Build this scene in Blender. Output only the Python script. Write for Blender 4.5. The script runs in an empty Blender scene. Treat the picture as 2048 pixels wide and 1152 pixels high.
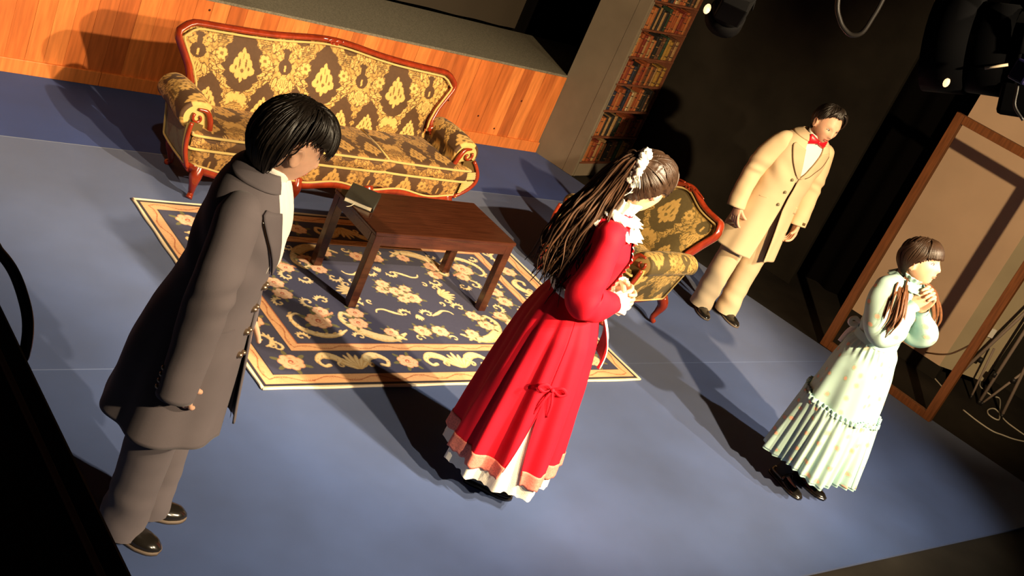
import bpy, bmesh, math, random
import numpy as np
from mathutils import Vector, Matrix

random.seed(7); np.random.seed(7)
scene = bpy.context.scene
COL = scene.collection
R = math.radians

# ---------------------------------------------------------------- camera
cam_d = bpy.data.cameras.new('camera')
cam = bpy.data.objects.new('camera', cam_d); COL.objects.link(cam)
cam_d.sensor_width = 36.0; cam_d.lens = 2363.822 / 2048 * 36.0
cam_d.clip_start = 0.05; cam_d.clip_end = 60
_p, _r, _y = R(22.77583), R(-24.75078), R(46.30533)
_f = Vector((math.sin(_y)*math.cos(_p), math.cos(_y)*math.cos(_p), -math.sin(_p)))
_rt = Vector((math.cos(_y), -math.sin(_y), 0)); _dn = _f.cross(_rt)
_r2 = math.cos(_r)*_rt + math.sin(_r)*_dn; _d2 = -math.sin(_r)*_rt + math.cos(_r)*_dn
cam.matrix_world = Matrix(((_r2.x, -_d2.x, -_f.x, 0), (_r2.y, -_d2.y, -_f.y, 0), (_r2.z, -_d2.z, -_f.z, 2.7), (0, 0, 0, 1)))
scene.camera = cam

# ---------------------------------------------------------------- world, exposure
w = bpy.data.worlds.new('theatre_dark'); scene.world = w; w.use_nodes = True
w.node_tree.nodes['Background'].inputs[0].default_value = (0.9, 0.75, 0.9, 1)
w.node_tree.nodes['Background'].inputs[1].default_value = 0.012
scene.view_settings.view_transform = 'Standard'; scene.view_settings.look = 'None'
scene.view_settings.exposure = 0.22; scene.view_settings.gamma = 1.0
scene.view_settings.use_curve_mapping = False

# ---------------------------------------------------------------- stage lamps (front-of-house bar, out of frame; plus an added left fill)
def spot(name, loc, target, power, color, size_deg, blend=0.35, radius=0.06):
    d = bpy.data.lights.new(name, 'SPOT'); d.energy = power; d.color = color
    d.spot_size = R(size_deg); d.spot_blend = blend; d.shadow_soft_size = radius
    o = bpy.data.objects.new(name, d); COL.objects.link(o); o.location = loc
    o.rotation_euler = (Vector(target) - Vector(loc)).to_track_quat('-Z', 'Y').to_euler()
    return o
WARM = (1.0, 0.72, 0.40); WARM2 = (1.0, 0.78, 0.50); PALE = (1.0, 0.86, 0.64)
spot('key_spot', (5.2, -1.4, 4.9), (4.0, 4.3, 0.2), 2500, WARM2, 47, 0.6)
spot('front_spot', (3.8, -1.2, 3.5), (4.5, 5.4, 0.5), 2100, WARM, 50, 0.4)
spot('front_left_spot', (2.7, -2.0, 4.2), (2.3, 4.2, 0.5), 1150, WARM2, 44, 0.5)
spot('left_side_spot', (4.9, -1.3, 4.3), (1.85, 2.9, 0.8), 1250, WARM2, 30, 0.6)
spot('far_left_spot', (0.4, 1.6, 4.6), (2.1, 6.4, 0.2), 480, WARM, 38, 0.6)  # added fill, not on the bar; brightens the left wall and sofa shadow
spot('side_wall_spot', (2.4, -1.2, 3.7), (7.9, 3.6, 1.25), 1200, WARM, 27, 0.6)
spot('girl_spot', (6.2, -1.2, 4.3), (5.85, 2.75, 0.5), 1100, PALE, 28, 0.8)
spot('red_spot', (5.0, -0.6, 4.6), (3.5, 2.8, 0.9), 900, PALE, 22, 0.6)

# ---------------------------------------------------------------- helpers
def tag(o, label=None, cat=None, group=None, kind=None):
    if label: o['label'] = label
    if cat: o['category'] = cat
    if group: o['group'] = group
    if kind: o['kind'] = kind
    return o
def empty(name, loc=(0, 0, 0), rz=0.0):
    o = bpy.data.objects.new(name, None); COL.objects.link(o)
    o.location = loc; o.rotation_euler = (0, 0, rz); o.empty_display_size = 0.1
    return o
def link(name, me, mat=None, parent=None):
    o = bpy.data.objects.new(name, me); COL.objects.link(o)
    if mat is not None:
        for m in (mat if isinstance(mat, (list, tuple)) else [mat]): me.materials.append(m)
    if parent is not None: o.parent = parent
    return o
class MB:
    def __init__(s): s.v = []; s.f = []; s.n = 0
    def add(s, v, f):
        v = np.asarray(v, float).reshape(-1, 3)
        s.v.append(v); s.f += [tuple(i + s.n for i in q) for q in f]; s.n += len(v); return s
    def mesh(s, name, smooth=True):
        me = bpy.data.meshes.new(name)
        me.from_pydata(np.concatenate(s.v).tolist(), [], s.f); me.validate(); me.update()
        if smooth: me.polygons.foreach_set('use_smooth', [True]*len(me.polygons))
        return me
    def build(s, name, mat, parent=None, smooth=True):
        return link(name, s.mesh(name, smooth), mat, parent)
def mk(name, vf, mat, parent=None, smooth=True):
    return MB().add(*vf).build(name, mat, parent, smooth)
def grid_faces(nu, nv, wrap_u=False, wrap_v=False):
    f = []
    for j in range(nv - (0 if wrap_v else 1)):
        for i in range(nu - (0 if wrap_u else 1)):
            a = j*nu + i; b = j*nu + (i+1) % nu; c = ((j+1) % nv)*nu + (i+1) % nu; d = ((j+1) % nv)*nu + i
            f.append((a, b, c, d))
    return f
def loft(rings, cap0=True, cap1=True, closed=True):
    rings = [np.asarray(r, float) for r in rings]; n = len(rings[0])
    v = np.concatenate(rings); f = grid_faces(n, len(rings), wrap_u=closed)
    if closed and cap0: f.append(tuple(range(n-1, -1, -1)))
    if closed and cap1: f.append(tuple((len(rings)-1)*n + i for i in range(n)))
    return v, f
def smooth_path(pts, k=6):
    P = [np.array(p, float) for p in pts]
    if len(P) < 3: 
        return [P[0] + (P[1]-P[0])*t for t in np.linspace(0, 1, k+1)]
    P = [2*P[0]-P[1]] + P + [2*P[-1]-P[-2]]; out = []
    for i in range(1, len(P)-2):
        p0, p1, p2, p3 = P[i-1:i+3]
        for t in np.arange(k)/k:
            out.append(.5*((2*p1) + (-p0+p2)*t + (2*p0-5*p1+4*p2-p3)*t*t + (-p0+3*p1-3*p2+p3)*t**3))
    out.append(P[-2]); return out
def lerp_list(vals, n):
    vals = np.array(vals, float); return np.interp(np.linspace(0, len(vals)-1, n), np.arange(len(vals)), vals)
def tube(path, rad, n=10, flat=1.0, up=None, cap=True, round_ends=False):
    """path of points, radius list; flat scales the second axis; up steers the first axis"""
    P = np.array(path, float); m = len(P); rad = lerp_list(rad if hasattr(rad, '__len__') else [rad, rad], m)
    fl = lerp_list(flat if hasattr(flat, '__len__') else [flat, flat], m)
    if round_ends:
        d0 = (P[0]-P[1])/max(1e-9, np.linalg.norm(P[0]-P[1])); d1 = (P[-1]-P[-2])/max(1e-9, np.linalg.norm(P[-1]-P[-2]))
        a = [.35, .75]; P = np.vstack([P[0]+d0*rad[0]*.95, P[0]+d0*rad[0]*.6, P, P[-1]+d1*rad[-1]*.6, P[-1]+d1*rad[-1]*.95])
        rad = np.concatenate([[rad[0]*.3, rad[0]*.8], rad, [rad[-1]*.8, rad[-1]*.3]]); fl = np.concatenate([[fl[0]]*2, fl, [fl[-1]]*2])
        m = len(P)
    T = np.gradient(P, axis=0); T /= np.linalg.norm(T, axis=1)[:, None] + 1e-12
    u = np.array(up if up is not None else ((0, 0, 1) if abs(T[0][2]) < .9 else (1, 0, 0)), float)
    rings = []; ang = np.arange(n)*2*math.pi/n
    for i in range(m):
        if up is not None: u = np.array(up, float)
        u = u - T[i]*(u@T[i]); u /= np.linalg.norm(u) + 1e-12; b = np.cross(T[i], u)
        rings.append(P[i] + rad[i]*(np.cos(ang)[:, None]*u + fl[i]*np.sin(ang)[:, None]*b))
    return loft(rings, cap, cap)
def sweep(path, prof, up):
    """open path, closed 2D profile (a along side axis, b along up axis)"""
    P = np.array(path, float); T = np.gradient(P, axis=0); T /= np.linalg.norm(T, axis=1)[:, None]
    rings = []
    for i in range(len(P)):
        u = np.array(up[i] if hasattr(up[0], '__len__') else up, float); u = u - T[i]*(u@T[i]); u /= np.linalg.norm(u); b = np.cross(T[i], u)
        rings.append([P[i] + a*b + c*u for a, c in prof])
    return loft(rings)
def lathe(prof, n=16, c=(0, 0, 0)):
    ang = np.arange(n)*2*math.pi/n
    return loft([np.stack([c[0]+r*np.cos(ang), c[1]+r*np.sin(ang), np.full(n, c[2]+z)], 1) for r, z in prof])
def ellipsoid(c, r, nu=16, nv=10, rot=None):
    rings = []; ang = np.arange(nu)*2*math.pi/nu
    for k in range(nv+1):
        t = math.pi*(k/nv); s = max(math.sin(t), .02); z = -math.cos(t)
        p = np.stack([r[0]*s*np.cos(ang), r[1]*s*np.sin(ang), np.full(nu, r[2]*z)], 1)
        if rot is not None: p = p @ np.array(rot).T
        rings.append(p + np.array(c))
    return loft(rings)
def box(x0, x1, y0, y1, z0, z1, bev=0.0):
    if bev <= 0:
        v = [(x, y, z) for z in (z0, z1) for y in (y0, y1) for x in (x0, x1)]
        return v, [(0, 2, 3, 1), (4, 5, 7, 6), (0, 1, 5, 4), (1, 3, 7, 5), (3, 2, 6, 7), (2, 0, 4, 6)]
    bm = bmesh.new(); bmesh.ops.create_cube(bm, size=1)
    for q in bm.verts: q.co = Vector(((x0+x1)/2+q.co.x*(x1-x0), (y0+y1)/2+q.co.y*(y1-y0), (z0+z1)/2+q.co.z*(z1-z0)))
    bmesh.ops.bevel(bm, geom=list(bm.edges), offset=bev, segments=2, affect='EDGES', profile=.5)
    bm.verts.index_update(); v = [tuple(q.co) for q in bm.verts]; f = [tuple(q.index for q in p.verts) for p in bm.faces]
    bm.free(); return v, f
def prism(poly, z0, z1):
    n = len(poly); v = [(x, y, z0) for x, y in poly] + [(x, y, z1) for x, y in poly]
    f = [tuple(range(n-1, -1, -1)), tuple(range(n, 2*n))] + [(i, (i+1) % n, n+(i+1) % n, n+i) for i in range(n)]
    return v, f
def xf(vf, M):
    M = np.array(M); v = np.asarray(vf[0], float).reshape(-1, 3)
    return v @ M[:3, :3].T + M[:3, 3], vf[1]
def rotz(a): return np.array([[math.cos(a), -math.sin(a), 0], [math.sin(a), math.cos(a), 0], [0, 0, 1]])
def roty(a): return np.array([[math.cos(a), 0, math.sin(a)], [0, 1, 0], [-math.sin(a), 0, math.cos(a)]])
def rotx(a): return np.array([[1, 0, 0], [0, math.cos(a), -math.sin(a)], [0, math.sin(a), math.cos(a)]])
def m4(Rm=np.eye(3), t=(0, 0, 0)):
    M = np.eye(4); M[:3, :3] = Rm; M[:3, 3] = t; return M
def modifier_apply(o):
    dg = bpy.context.evaluated_depsgraph_get(); me = bpy.data.meshes.new_from_object(o.evaluated_get(dg))
    o.modifiers.clear(); old = o.data; o.data = me; bpy.data.meshes.remove(old); return o
def solidify(o, t, offset=-1):
    m = o.modifiers.new('thick', 'SOLIDIFY'); m.thickness = t; m.offset = offset; return o

# ---------------------------------------------------------------- materials
def mat(name, color, rough=.6, spec=.4, var=0.0, vscale=8.0, bump=0.0, bscale=200.0, coat=0.0, metal=0.0, sheen=0.0, stretch=None, col2=None, emit=None, estr=0.0, attr=None, attr_bump=0.0, aniso_bump=None, sss=0.0):
    m = bpy.data.materials.new(name); m.use_nodes = True; nt = m.node_tree; N = nt.nodes; L = nt.links
    b = N['Principled BSDF']; b.inputs['Roughness'].default_value = rough; b.inputs['Specular IOR Level'].default_value = spec
    b.inputs['Metallic'].default_value = metal; b.inputs['Coat Weight'].default_value = coat; b.inputs['Coat Roughness'].default_value = .15
    b.inputs['Sheen Weight'].default_value = sheen
    if sss: b.inputs['Subsurface Weight'].default_value = sss; b.inputs['Subsurface Radius'].default_value = (.012, .004, .002); b.inputs['Subsurface Scale'].default_value = 1.0
    b.inputs['Base Color'].default_value = (*color, 1)
    tc = N.new('ShaderNodeTexCoord'); mp = N.new('ShaderNodeMapping'); L.new(tc.outputs['Object'], mp.inputs['Vector'])
    if stretch: mp.inputs['Scale'].default_value = stretch
    src = None
    if attr:
        a = N.new('ShaderNodeAttribute'); a.attribute_name = attr; src = a.outputs['Color']
    if var > 0 or col2:
        nz = N.new('ShaderNodeTexNoise'); nz.inputs['Scale'].default_value = vscale; nz.inputs['Detail'].default_value = 5; L.new(mp.outputs[0], nz.inputs['Vector'])
        if attr:
            mr = N.new('ShaderNodeMapRange'); mr.inputs[1].default_value = .25; mr.inputs[2].default_value = .75; mr.inputs[3].default_value = 1-var; mr.inputs[4].default_value = 1+var
            L.new(nz.outputs['Fac'], mr.inputs[0]); mx = N.new('ShaderNodeVectorMath'); mx.operation = 'SCALE'
            L.new(src, mx.inputs[0]); L.new(mr.outputs[0], mx.inputs['Scale']); src = mx.outputs[0]
        else:
            cr = N.new('ShaderNodeValToRGB'); c2 = col2 or tuple(min(1, c*(1+var)) for c in color); c1 = color if col2 else tuple(c*(1-var) for c in color)
            cr.color_ramp.elements[0].position = .3; cr.color_ramp.elements[1].position = .7
            cr.color_ramp.elements[0].color = (*c1, 1); cr.color_ramp.elements[1].color = (*c2, 1)
            L.new(nz.outputs['Fac'], cr.inputs[0]); src = cr.outputs[0]
    if src is not None: L.new(src, b.inputs['Base Color'])
    if bump > 0:
        nb = N.new('ShaderNodeTexNoise'); nb.inputs['Scale'].default_value = bscale; nb.inputs['Detail'].default_value = 3
        if aniso_bump:
            mp2 = N.new('ShaderNodeMapping'); mp2.inputs['Scale'].default_value = aniso_bump; L.new(tc.outputs['Object'], mp2.inputs['Vector']); L.new(mp2.outputs[0], nb.inputs['Vector'])
        else: L.new(tc.outputs['Object'], nb.inputs['Vector'])
        bp = N.new('ShaderNodeBump'); bp.inputs['Strength'].default_value = bump; bp.inputs['Distance'].default_value = .004
        L.new(nb.outputs['Fac'], bp.inputs['Height']); L.new(bp.outputs[0], b.inputs['Normal'])
    if attr and attr_bump > 0:
        bp2 = N.new('ShaderNodeBump'); bp2.inputs['Strength'].default_value = attr_bump; bp2.inputs['Distance'].default_value = .004
        L.new(a.outputs['Color'], bp2.inputs['Height'])
        if bump > 0: L.new(bp.outputs[0], bp2.inputs['Normal'])
        L.new(bp2.outputs[0], b.inputs['Normal'])
    if emit: b.inputs['Emission Color'].default_value = (*emit, 1); b.inputs['Emission Strength'].default_value = estr
    return m
M = {}
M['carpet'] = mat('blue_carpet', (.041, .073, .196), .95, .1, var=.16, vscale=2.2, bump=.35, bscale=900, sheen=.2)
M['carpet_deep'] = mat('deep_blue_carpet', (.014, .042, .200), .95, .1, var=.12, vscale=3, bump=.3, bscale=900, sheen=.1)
M['black_floor'] = mat('black_floor', (.022, .018, .014), .85, .2, var=.3, vscale=3, bump=.2, bscale=150)
M['grey_carpet'] = mat('grey_carpet', (.17, .155, .12), .95, .1, var=.35, vscale=120, bump=.5, bscale=500)
M['grey_paint'] = mat('grey_paint', (.21, .17, .125), .8, .2, var=.10, vscale=4, bump=.1, bscale=120)
M['black_paint'] = mat('black_paint', (.020, .017, .013), .9, .12, var=.25, vscale=3, bump=.1, bscale=80)
M['black_cloth'] = mat('black_cloth', (.0025, .002, .002), .95, .05, bump=.2, bscale=200)
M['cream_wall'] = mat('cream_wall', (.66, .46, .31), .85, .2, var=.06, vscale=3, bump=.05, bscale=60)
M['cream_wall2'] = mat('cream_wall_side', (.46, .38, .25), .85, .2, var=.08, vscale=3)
M['mahogany'] = mat('mahogany', (.26, .028, .008), .24, .5, var=.25, vscale=30, coat=.5, stretch=(1, 1, .3))
M['table_wood'] = mat('table_wood', (.058, .016, .007), .26, .5, var=.35, vscale=9, coat=.25, stretch=(.6, 12, 4))
M['frame_wood'] = mat('frame_wood', (.22, .075, .022), .5, .35, var=.3, vscale=10, stretch=(8, 8, .6))
M['white_cloth'] = mat('white_cloth', (.84, .80, .72), .85, .2, bump=.15, bscale=400)
M['ivory'] = mat('ivory_pages', (.78, .68, .48), .8, .2)
M['dark_leather'] = mat('dark_book_cover', (.030, .030, .024), .45, .4, bump=.15, bscale=300)
M['black_metal'] = mat('black_metal', (.0015, .0015, .002), .8, .06)
M['rubber'] = mat('black_rubber', (.014, .012, .012), .5, .4)
M['steel'] = mat('steel', (.45, .42, .40), .35, .5, metal=.9)
M['white_cable'] = mat('white_cable', (.62, .56, .45), .5, .4)
M['pole'] = mat('pole_grey_brown', (.30, .23, .19), .5, .4)
M['glow'] = mat('warm_lamp_glow', (.9, .6, .3), .5, .2, emit=(1, .66, .34), estr=1.3)
M['shelf_wood'] = mat('shelf_wood', (.16, .055, .028), .6, .3, var=.3, vscale=20, stretch=(1, 6, 6))
M['piping'] = mat('gold_piping', (.56, .40, .13), .7, .25, bump=.4, bscale=350, sheen=.3)
M['fabric'] = mat('damask_fabric', (1, 1, 1), .62, .3, attr='Col', var=.12, vscale=60, attr_bump=.5, bump=.25, bscale=700, sheen=.06)
M['rugmat'] = mat('rug_pile', (1, 1, 1), .95, .08, attr='Col', var=.10, vscale=90, bump=.4, bscale=900, sheen=.1)
M['rug_edge'] = mat('rug_binding', (.78, .66, .50), .95, .1, bump=.4, bscale=600)
# ================================================================ THE SETTING
SD = R(-76.0)                                  # direction of the stage's right-hand edge
SE = np.array([math.cos(SD), math.sin(SD)])    # along the edge, towards the audience
SN = np.array([-SE[1], SE[0]])                 # pointing off-stage (right)
C0 = np.array([6.456, 6.586])                  # where the riser meets the edge
def edge(s, off=0.0): return C0 + SE*s + SN*off
# floor: black floor of the house below everything, carpets on top
tag(mk('floor', box(-3, 12, -2.5, 9.5, -.06, -.012), M['black_floor'], smooth=False), kind='structure')
e_seam = C0 + SE*((6.586-5.705)/-SE[1])        # carpet seam at y = 5.705
e_front = C0 + SE*((6.586-2.017)/-SE[1])
e_mid = C0 + SE*((6.586-3.03)/-SE[1])
def carpet(name, poly, m, label):
    return tag(mk(name, prism(poly, -.012, 0.0), m, smooth=False), kind='structure')
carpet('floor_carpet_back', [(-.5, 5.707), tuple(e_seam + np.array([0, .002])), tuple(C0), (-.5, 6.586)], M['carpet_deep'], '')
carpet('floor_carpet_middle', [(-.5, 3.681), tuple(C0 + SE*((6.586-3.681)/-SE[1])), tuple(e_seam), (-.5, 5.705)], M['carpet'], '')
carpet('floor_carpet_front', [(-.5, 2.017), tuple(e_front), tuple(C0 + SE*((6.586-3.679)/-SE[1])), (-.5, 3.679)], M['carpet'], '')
# pale worn edge lines along the carpet joints
for nm, y, x1 in (('trim_1', 5.706, e_seam[0]), ('trim_2', 3.680, 7.18)):
    tag(mk(nm, box(-.5, x1-.01, y-.0025, y+.0025, -.004, .0006), mat('worn_'+nm, (.20, .24, .34) if nm == 'trim_1' else (.13, .17, .31), .9, .1), smooth=False), kind='structure')

# riser: every plank its own object
RY = 6.586
wall = tag(mk('wall_back', box(-.6, 6.452, RY+.006, RY+.05, -.01, .655), mat('riser_backing', (.05, .02, .008), .9, .1), smooth=False), kind='structure')
def plankmat(i, c):
    return mat('pine_%d' % i, c, .5, .35, var=.22, vscale=5, stretch=(9, 9, .8), coat=.08)
PL = [plankmat(i, c) for i, c in enumerate([(.60, .175, .040), (.50, .130, .028), (.66, .205, .050), (.42, .105, .024), (.56, .150, .034), (.47, .125, .030)])]
x = 6.450; pw = .1135; k = 0; seq = [0, 1, 2, 3, 2, 1, 1, 4, 0, 3, 5, 4, 2, 0, 1, 4, 2, 5, 0, 4, 1, 2]
pm = {}
while x > -.5:
    wdt = pw*random.uniform(.93, 1.06)
    if x > 2.849 > x - wdt - .03: wdt = x - 2.849
    o = mk('plank', box(x-wdt+.0005, x-.0005, RY-.012+random.uniform(-.0012, .0012), RY+.006, .085, .655, .0008), PL[seq[k % len(seq)]], wall, smooth=False)
    x -= wdt; k += 1
# knots: small dark plugs in some planks
KN = mat('knot', (.06, .015, .006), .7, .2)
for kx, kz in [(3.40, .60), (5.28, .37), (5.42, .30), (5.75, .22), (5.95, .14), (6.1, .40), (4.9, .50), (2.46, .52)]:
    mk('knot', xf(lathe([(.0075, 0), (.008, .001), (.004, .0018)], 10), m4(rotx(R(90)), (kx, RY-.0125, kz))), KN, wall)
for n, (xa, xb) in enumerate([(-.5, 2.846), (2.850, 6.452)]):
    tag(mk('baseboard_back_%d' % (n+1), box(xa, xb, RY-.030, RY-.008, 0, .088, .003), PL[0 if n else 2], smooth=False), kind='structure')
# platform on top of the riser, dark drapes behind it
tag(mk('floor_platform', box(-.6, 9.5, RY-.006, 7.48, .655, .672), M['grey_carpet'], smooth=False), kind='structure')
def drape(name, x0, x1, y, z0, z1, m, label=None, folds=.05, n=None, amp=.03):
    n = n or int((x1-x0)/.02); u = np.linspace(x0, x1, n); rows = []
    for z in np.linspace(z0, z1, 6):
        rows.append(np.stack([u, y + amp*np.sin(u/folds*2*math.pi/2+np.sin(u*3)*1.4), np.full(n, z)], 1))
    v, f = loft(rows, closed=False)
    o = mk(name, (v, f), m); return o
tag(mk('wall_upstage', box(-.6, 10.5, 8.9, 8.95, 0, 4.2), M['black_paint'], smooth=False), kind='structure')
M['drape_brown'] = mat('dark_drape', (.050, .040, .030), .95, .1, bump=.2, bscale=200)
tag(drape('stage_drape', 2.2, 6.62, 7.56, .672, 3.6, M['drape_brown'], folds=.30, amp=.010), 'dark brown drape hanging behind the grey platform', 'curtain')
tag(drape('stage_drape', 6.62, 9.6, 7.62, .60, 3.6, M['black_cloth'], folds=.17), 'black drape hanging behind the platform, next to the bookcase column', 'curtain')

# grey bookcase wing: side face along the stage edge, shelves facing the audience
BD = R(12.6); BX = np.array([math.cos(BD), math.sin(BD)]); BN = np.array([BX[1], -BX[0]])   # along shelf / out of shelf
B0 = np.array([6.566, 6.193])
BC = empty('bookcase', (B0[0], B0[1], 0), BD)
tag(BC, 'tall grey bookcase wing with dark brown shelves full of books', 'bookcase')
# local frame of bookcase: x along shelves, y into depth
inv = np.array([[math.cos(-BD), -math.sin(-BD)], [math.sin(-BD), math.cos(-BD)]])
def bl(p): return inv @ (np.array(p) - B0)
a0 = bl(C0 + np.array([-.004, .0])); a1 = np.array([0., 0.])
dS = (a0-a1); LS = np.linalg.norm(dS); dS /= LS; nS = np.array([dS[1], -dS[0]])
if nS[0] < 0: nS = -nS
def side_panel(s0, s1, t, z1, proud=0):
    p = [a1 + dS*s0 - nS*proud, a1 + dS*s1 - nS*proud, a1 + dS*s1 + nS*t, a1 + dS*s0 + nS*t]
    return prism([tuple(q) for q in p], 0, z1)
mk('side_panel', side_panel(.10, LS, .02, 3.4), M['grey_paint'], BC, smooth=False)
mk('corner_strip', side_panel(.004, .098, .026, 3.4, .003), M['grey_paint'], BC, smooth=False)
BW = .70; BDP = .115
mk('back_board', box(.02, BW, BDP, BDP+.015, 0, 3.3), M['shelf_wood'], BC, smooth=False)
mk('side_board', box(BW-.014, BW, .0, BDP, .0, 3.3), M['shelf_wood'], BC, smooth=False)
mk('side_board', box(.026, .04, .0, BDP, .0, 3.3), M['grey_paint'], BC, smooth=False)
mk('plinth', box(.026, BW, .004, BDP, 0, .112), M['grey_paint'], BC, smooth=False)
SH0, SHS = .128, .2285; NS = 9
for i in range(NS+1):
    mk('shelf', box(.026, BW-.002, -.004, BDP, SH0+SHS*i-.016, SH0+SHS*i, .002), M['shelf_wood'], BC, smooth=False)
BCOL = {'rust': (.36, .09, .03), 'dark red': (.22, .035, .02), 'orange': (.48, .16, .05), 'tan': (.42, .24, .10), 'yellow': (.60, .40, .13), 'black': (.025, .022, .020),
        'dark green': (.03, .06, .035), 'navy': (.03, .035, .06), 'brown': (.14, .06, .03), 'cream': (.60, .46, .26), 'ochre': (.44, .24, .05)}
BM = {k: mat('book_'+k.replace(' ', '_'), tuple(q*.72 for q in c), .6, .3, var=.2, vscale=40) for k, c in BCOL.items()}
BAND = mat('spine_gilding', (.26, .14, .05), .5, .4)
ROWS = [['yellow', 'orange', 'rust', 'dark red', 'tan', 'rust', 'tan', 'orange', 'black', 'black', 'brown', 'brown', 'dark green', 'ochre', 'ochre', 'brown', 'tan'],
        ['rust', 'orange', 'orange', 'black', 'tan', 'black', 'tan', 'black', 'dark green', 'rust', 'rust', 'rust', 'orange', 'dark red', 'dark red', 'rust', 'orange'],
        ['navy', 'navy', 'rust', 'orange', 'rust', 'black', 'navy', 'rust', 'cream', 'tan', 'rust', 'rust', 'orange', 'black', 'black', 'brown', 'black', 'tan'],
        ['dark red', 'rust', 'dark red', 'orange', 'navy', 'black', 'rust', 'dark red', 'rust', 'brown', 'orange', 'brown', 'tan', 'ochre', 'brown', 'ochre']]
ORD = ['first', 'second', 'third', 'fourth', 'fifth', 'sixth', 'seventh', 'eighth', 'ninth', 'tenth', 'eleventh', 'twelfth', 'thirteenth', 'fourteenth', 'fifteenth', 'sixteenth', 'seventeenth', 'eighteenth']
SHN = ['lowest shelf', 'second shelf from the bottom', 'third shelf from the bottom', 'fourth shelf from the bottom', 'fifth shelf from the bottom', 'sixth shelf from the bottom', 'seventh shelf from the bottom']
rb = random.Random(3)
for r in range(7):
    row = ROWS[r % 4]; nb = len(row); ws = np.array([rb.uniform(.7, 1.35) for _ in row]); ws *= (BW-.014-.046)/ws.sum(); xx = .042
    for i, cn in enumerate(row):
        wd = ws[i]-.0015; h = rb.uniform(.145, .188); dp = rb.uniform(.080, .098); x0 = xx; xx += ws[i]; z0 = SH0+SHS*r
        yf = rb.uniform(.004, .016)
        # spine slightly rounded: six-sided footprint
        poly = [(0, yf+.006), (wd*.25, yf+.0015), (wd*.5, yf), (wd*.75, yf+.0015), (wd, yf+.006), (wd, yf+dp), (0, yf+dp)]
        bk = empty('book', (0, 0, 0))
        ct, st = math.cos(BD), math.sin(BD)
        bk.location = (B0[0]+ct*x0, B0[1]+st*x0, z0); bk.rotation_euler = (0, 0, BD)
        mk('cover', prism(poly, 0, h), BM[cn], bk, smooth=False)
        for zb in ((.16, .78) if i % 3 else (.12, .5, .85)):
            pb = [(px, py-.0012) for px, py in poly[:5]] + [(wd, yf+.02), (0, yf+.02)]
            mk('spine_band', prism(pb, h*zb, h*zb+.006), BAND if (i+r) % 2 else BM['black'], bk, smooth=False)
        tag(bk, '%s book, %s from the left on the bookcase\'s %s' % (cn, ORD[i], SHN[r]), 'book', 'books in the bookcase')

# black wall behind the man in beige, and cream wall on the right, in one line
W0 = edge(-.02, .785) + SE*.10
def wallseg(name, s0, s1, z0, z1, m, t=.05):
    p = [W0+SE*s0, W0+SE*s1, W0+SE*s1+SN*t, W0+SE*s0+SN*t]
    return tag(mk(name, prism([tuple(q) for q in p], z0, z1), m, smooth=False), kind='structure')
def s_of(p): return float((np.array(p)-W0) @ SE)
off0 = (np.array([7.747, 4.713]) - W0) @ SN; W0 = W0 + SN*off0
wallseg('wall_right_black', -.6, s_of((7.747, 4.713)), -.01, 4.2, M['black_paint'])
sL, sR = s_of((7.859, 4.198)), s_of((8.041, 3.467))
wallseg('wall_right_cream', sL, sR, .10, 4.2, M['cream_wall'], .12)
wallseg('baseboard_right', sL-.02, sR+.02, -.01, .10, M['black_paint'], .10)
# return of the cream wall, turning away to the right
q0 = W0 + SE*sR; RD = SE*.55 + SN*.55; RD /= np.linalg.norm(RD); q1 = q0 + RD*.40; nn = np.array([-RD[1], RD[0]])
if nn @ SN < 0: nn = -nn
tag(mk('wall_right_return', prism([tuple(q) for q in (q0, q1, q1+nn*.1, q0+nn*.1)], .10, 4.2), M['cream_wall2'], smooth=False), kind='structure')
# dark drape in the gap
gp0 = W0 + SE*s_of((7.747, 4.713)) + SN*.45
n = 60; rows = []
for z in np.linspace(-.01, 4.2, 4):
    t = np.linspace(-.6, 1.1, n); rows.append(np.stack([gp0[0]+SE[0]*t+SN[0]*.03*np.sin(t*30), gp0[1]+SE[1]*t+SN[1]*.03*np.sin(t*30), np.full(n, z)], 1))
tag(mk('stage_drape', loft(rows, closed=False), M['black_cloth']), 'black drape filling the dark gap behind the wooden door frame', 'curtain')
tag(mk('wall_far_right', prism([tuple(q) for q in (q1+RD*.02+SN*.5-SE*.5, q1+SN*.6+SE*4, q1+SN*.7+SE*4, q1+RD*.02+SN*.6-SE*.5)], -.01, 4.2), M['black_paint'], smooth=False), kind='structure')
# ceiling and house walls, all black
tag(mk('ceiling', box(-3, 12, -2.5, 9.5, 5.2, 5.25), M['black_paint'], smooth=False), kind='structure')
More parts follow.
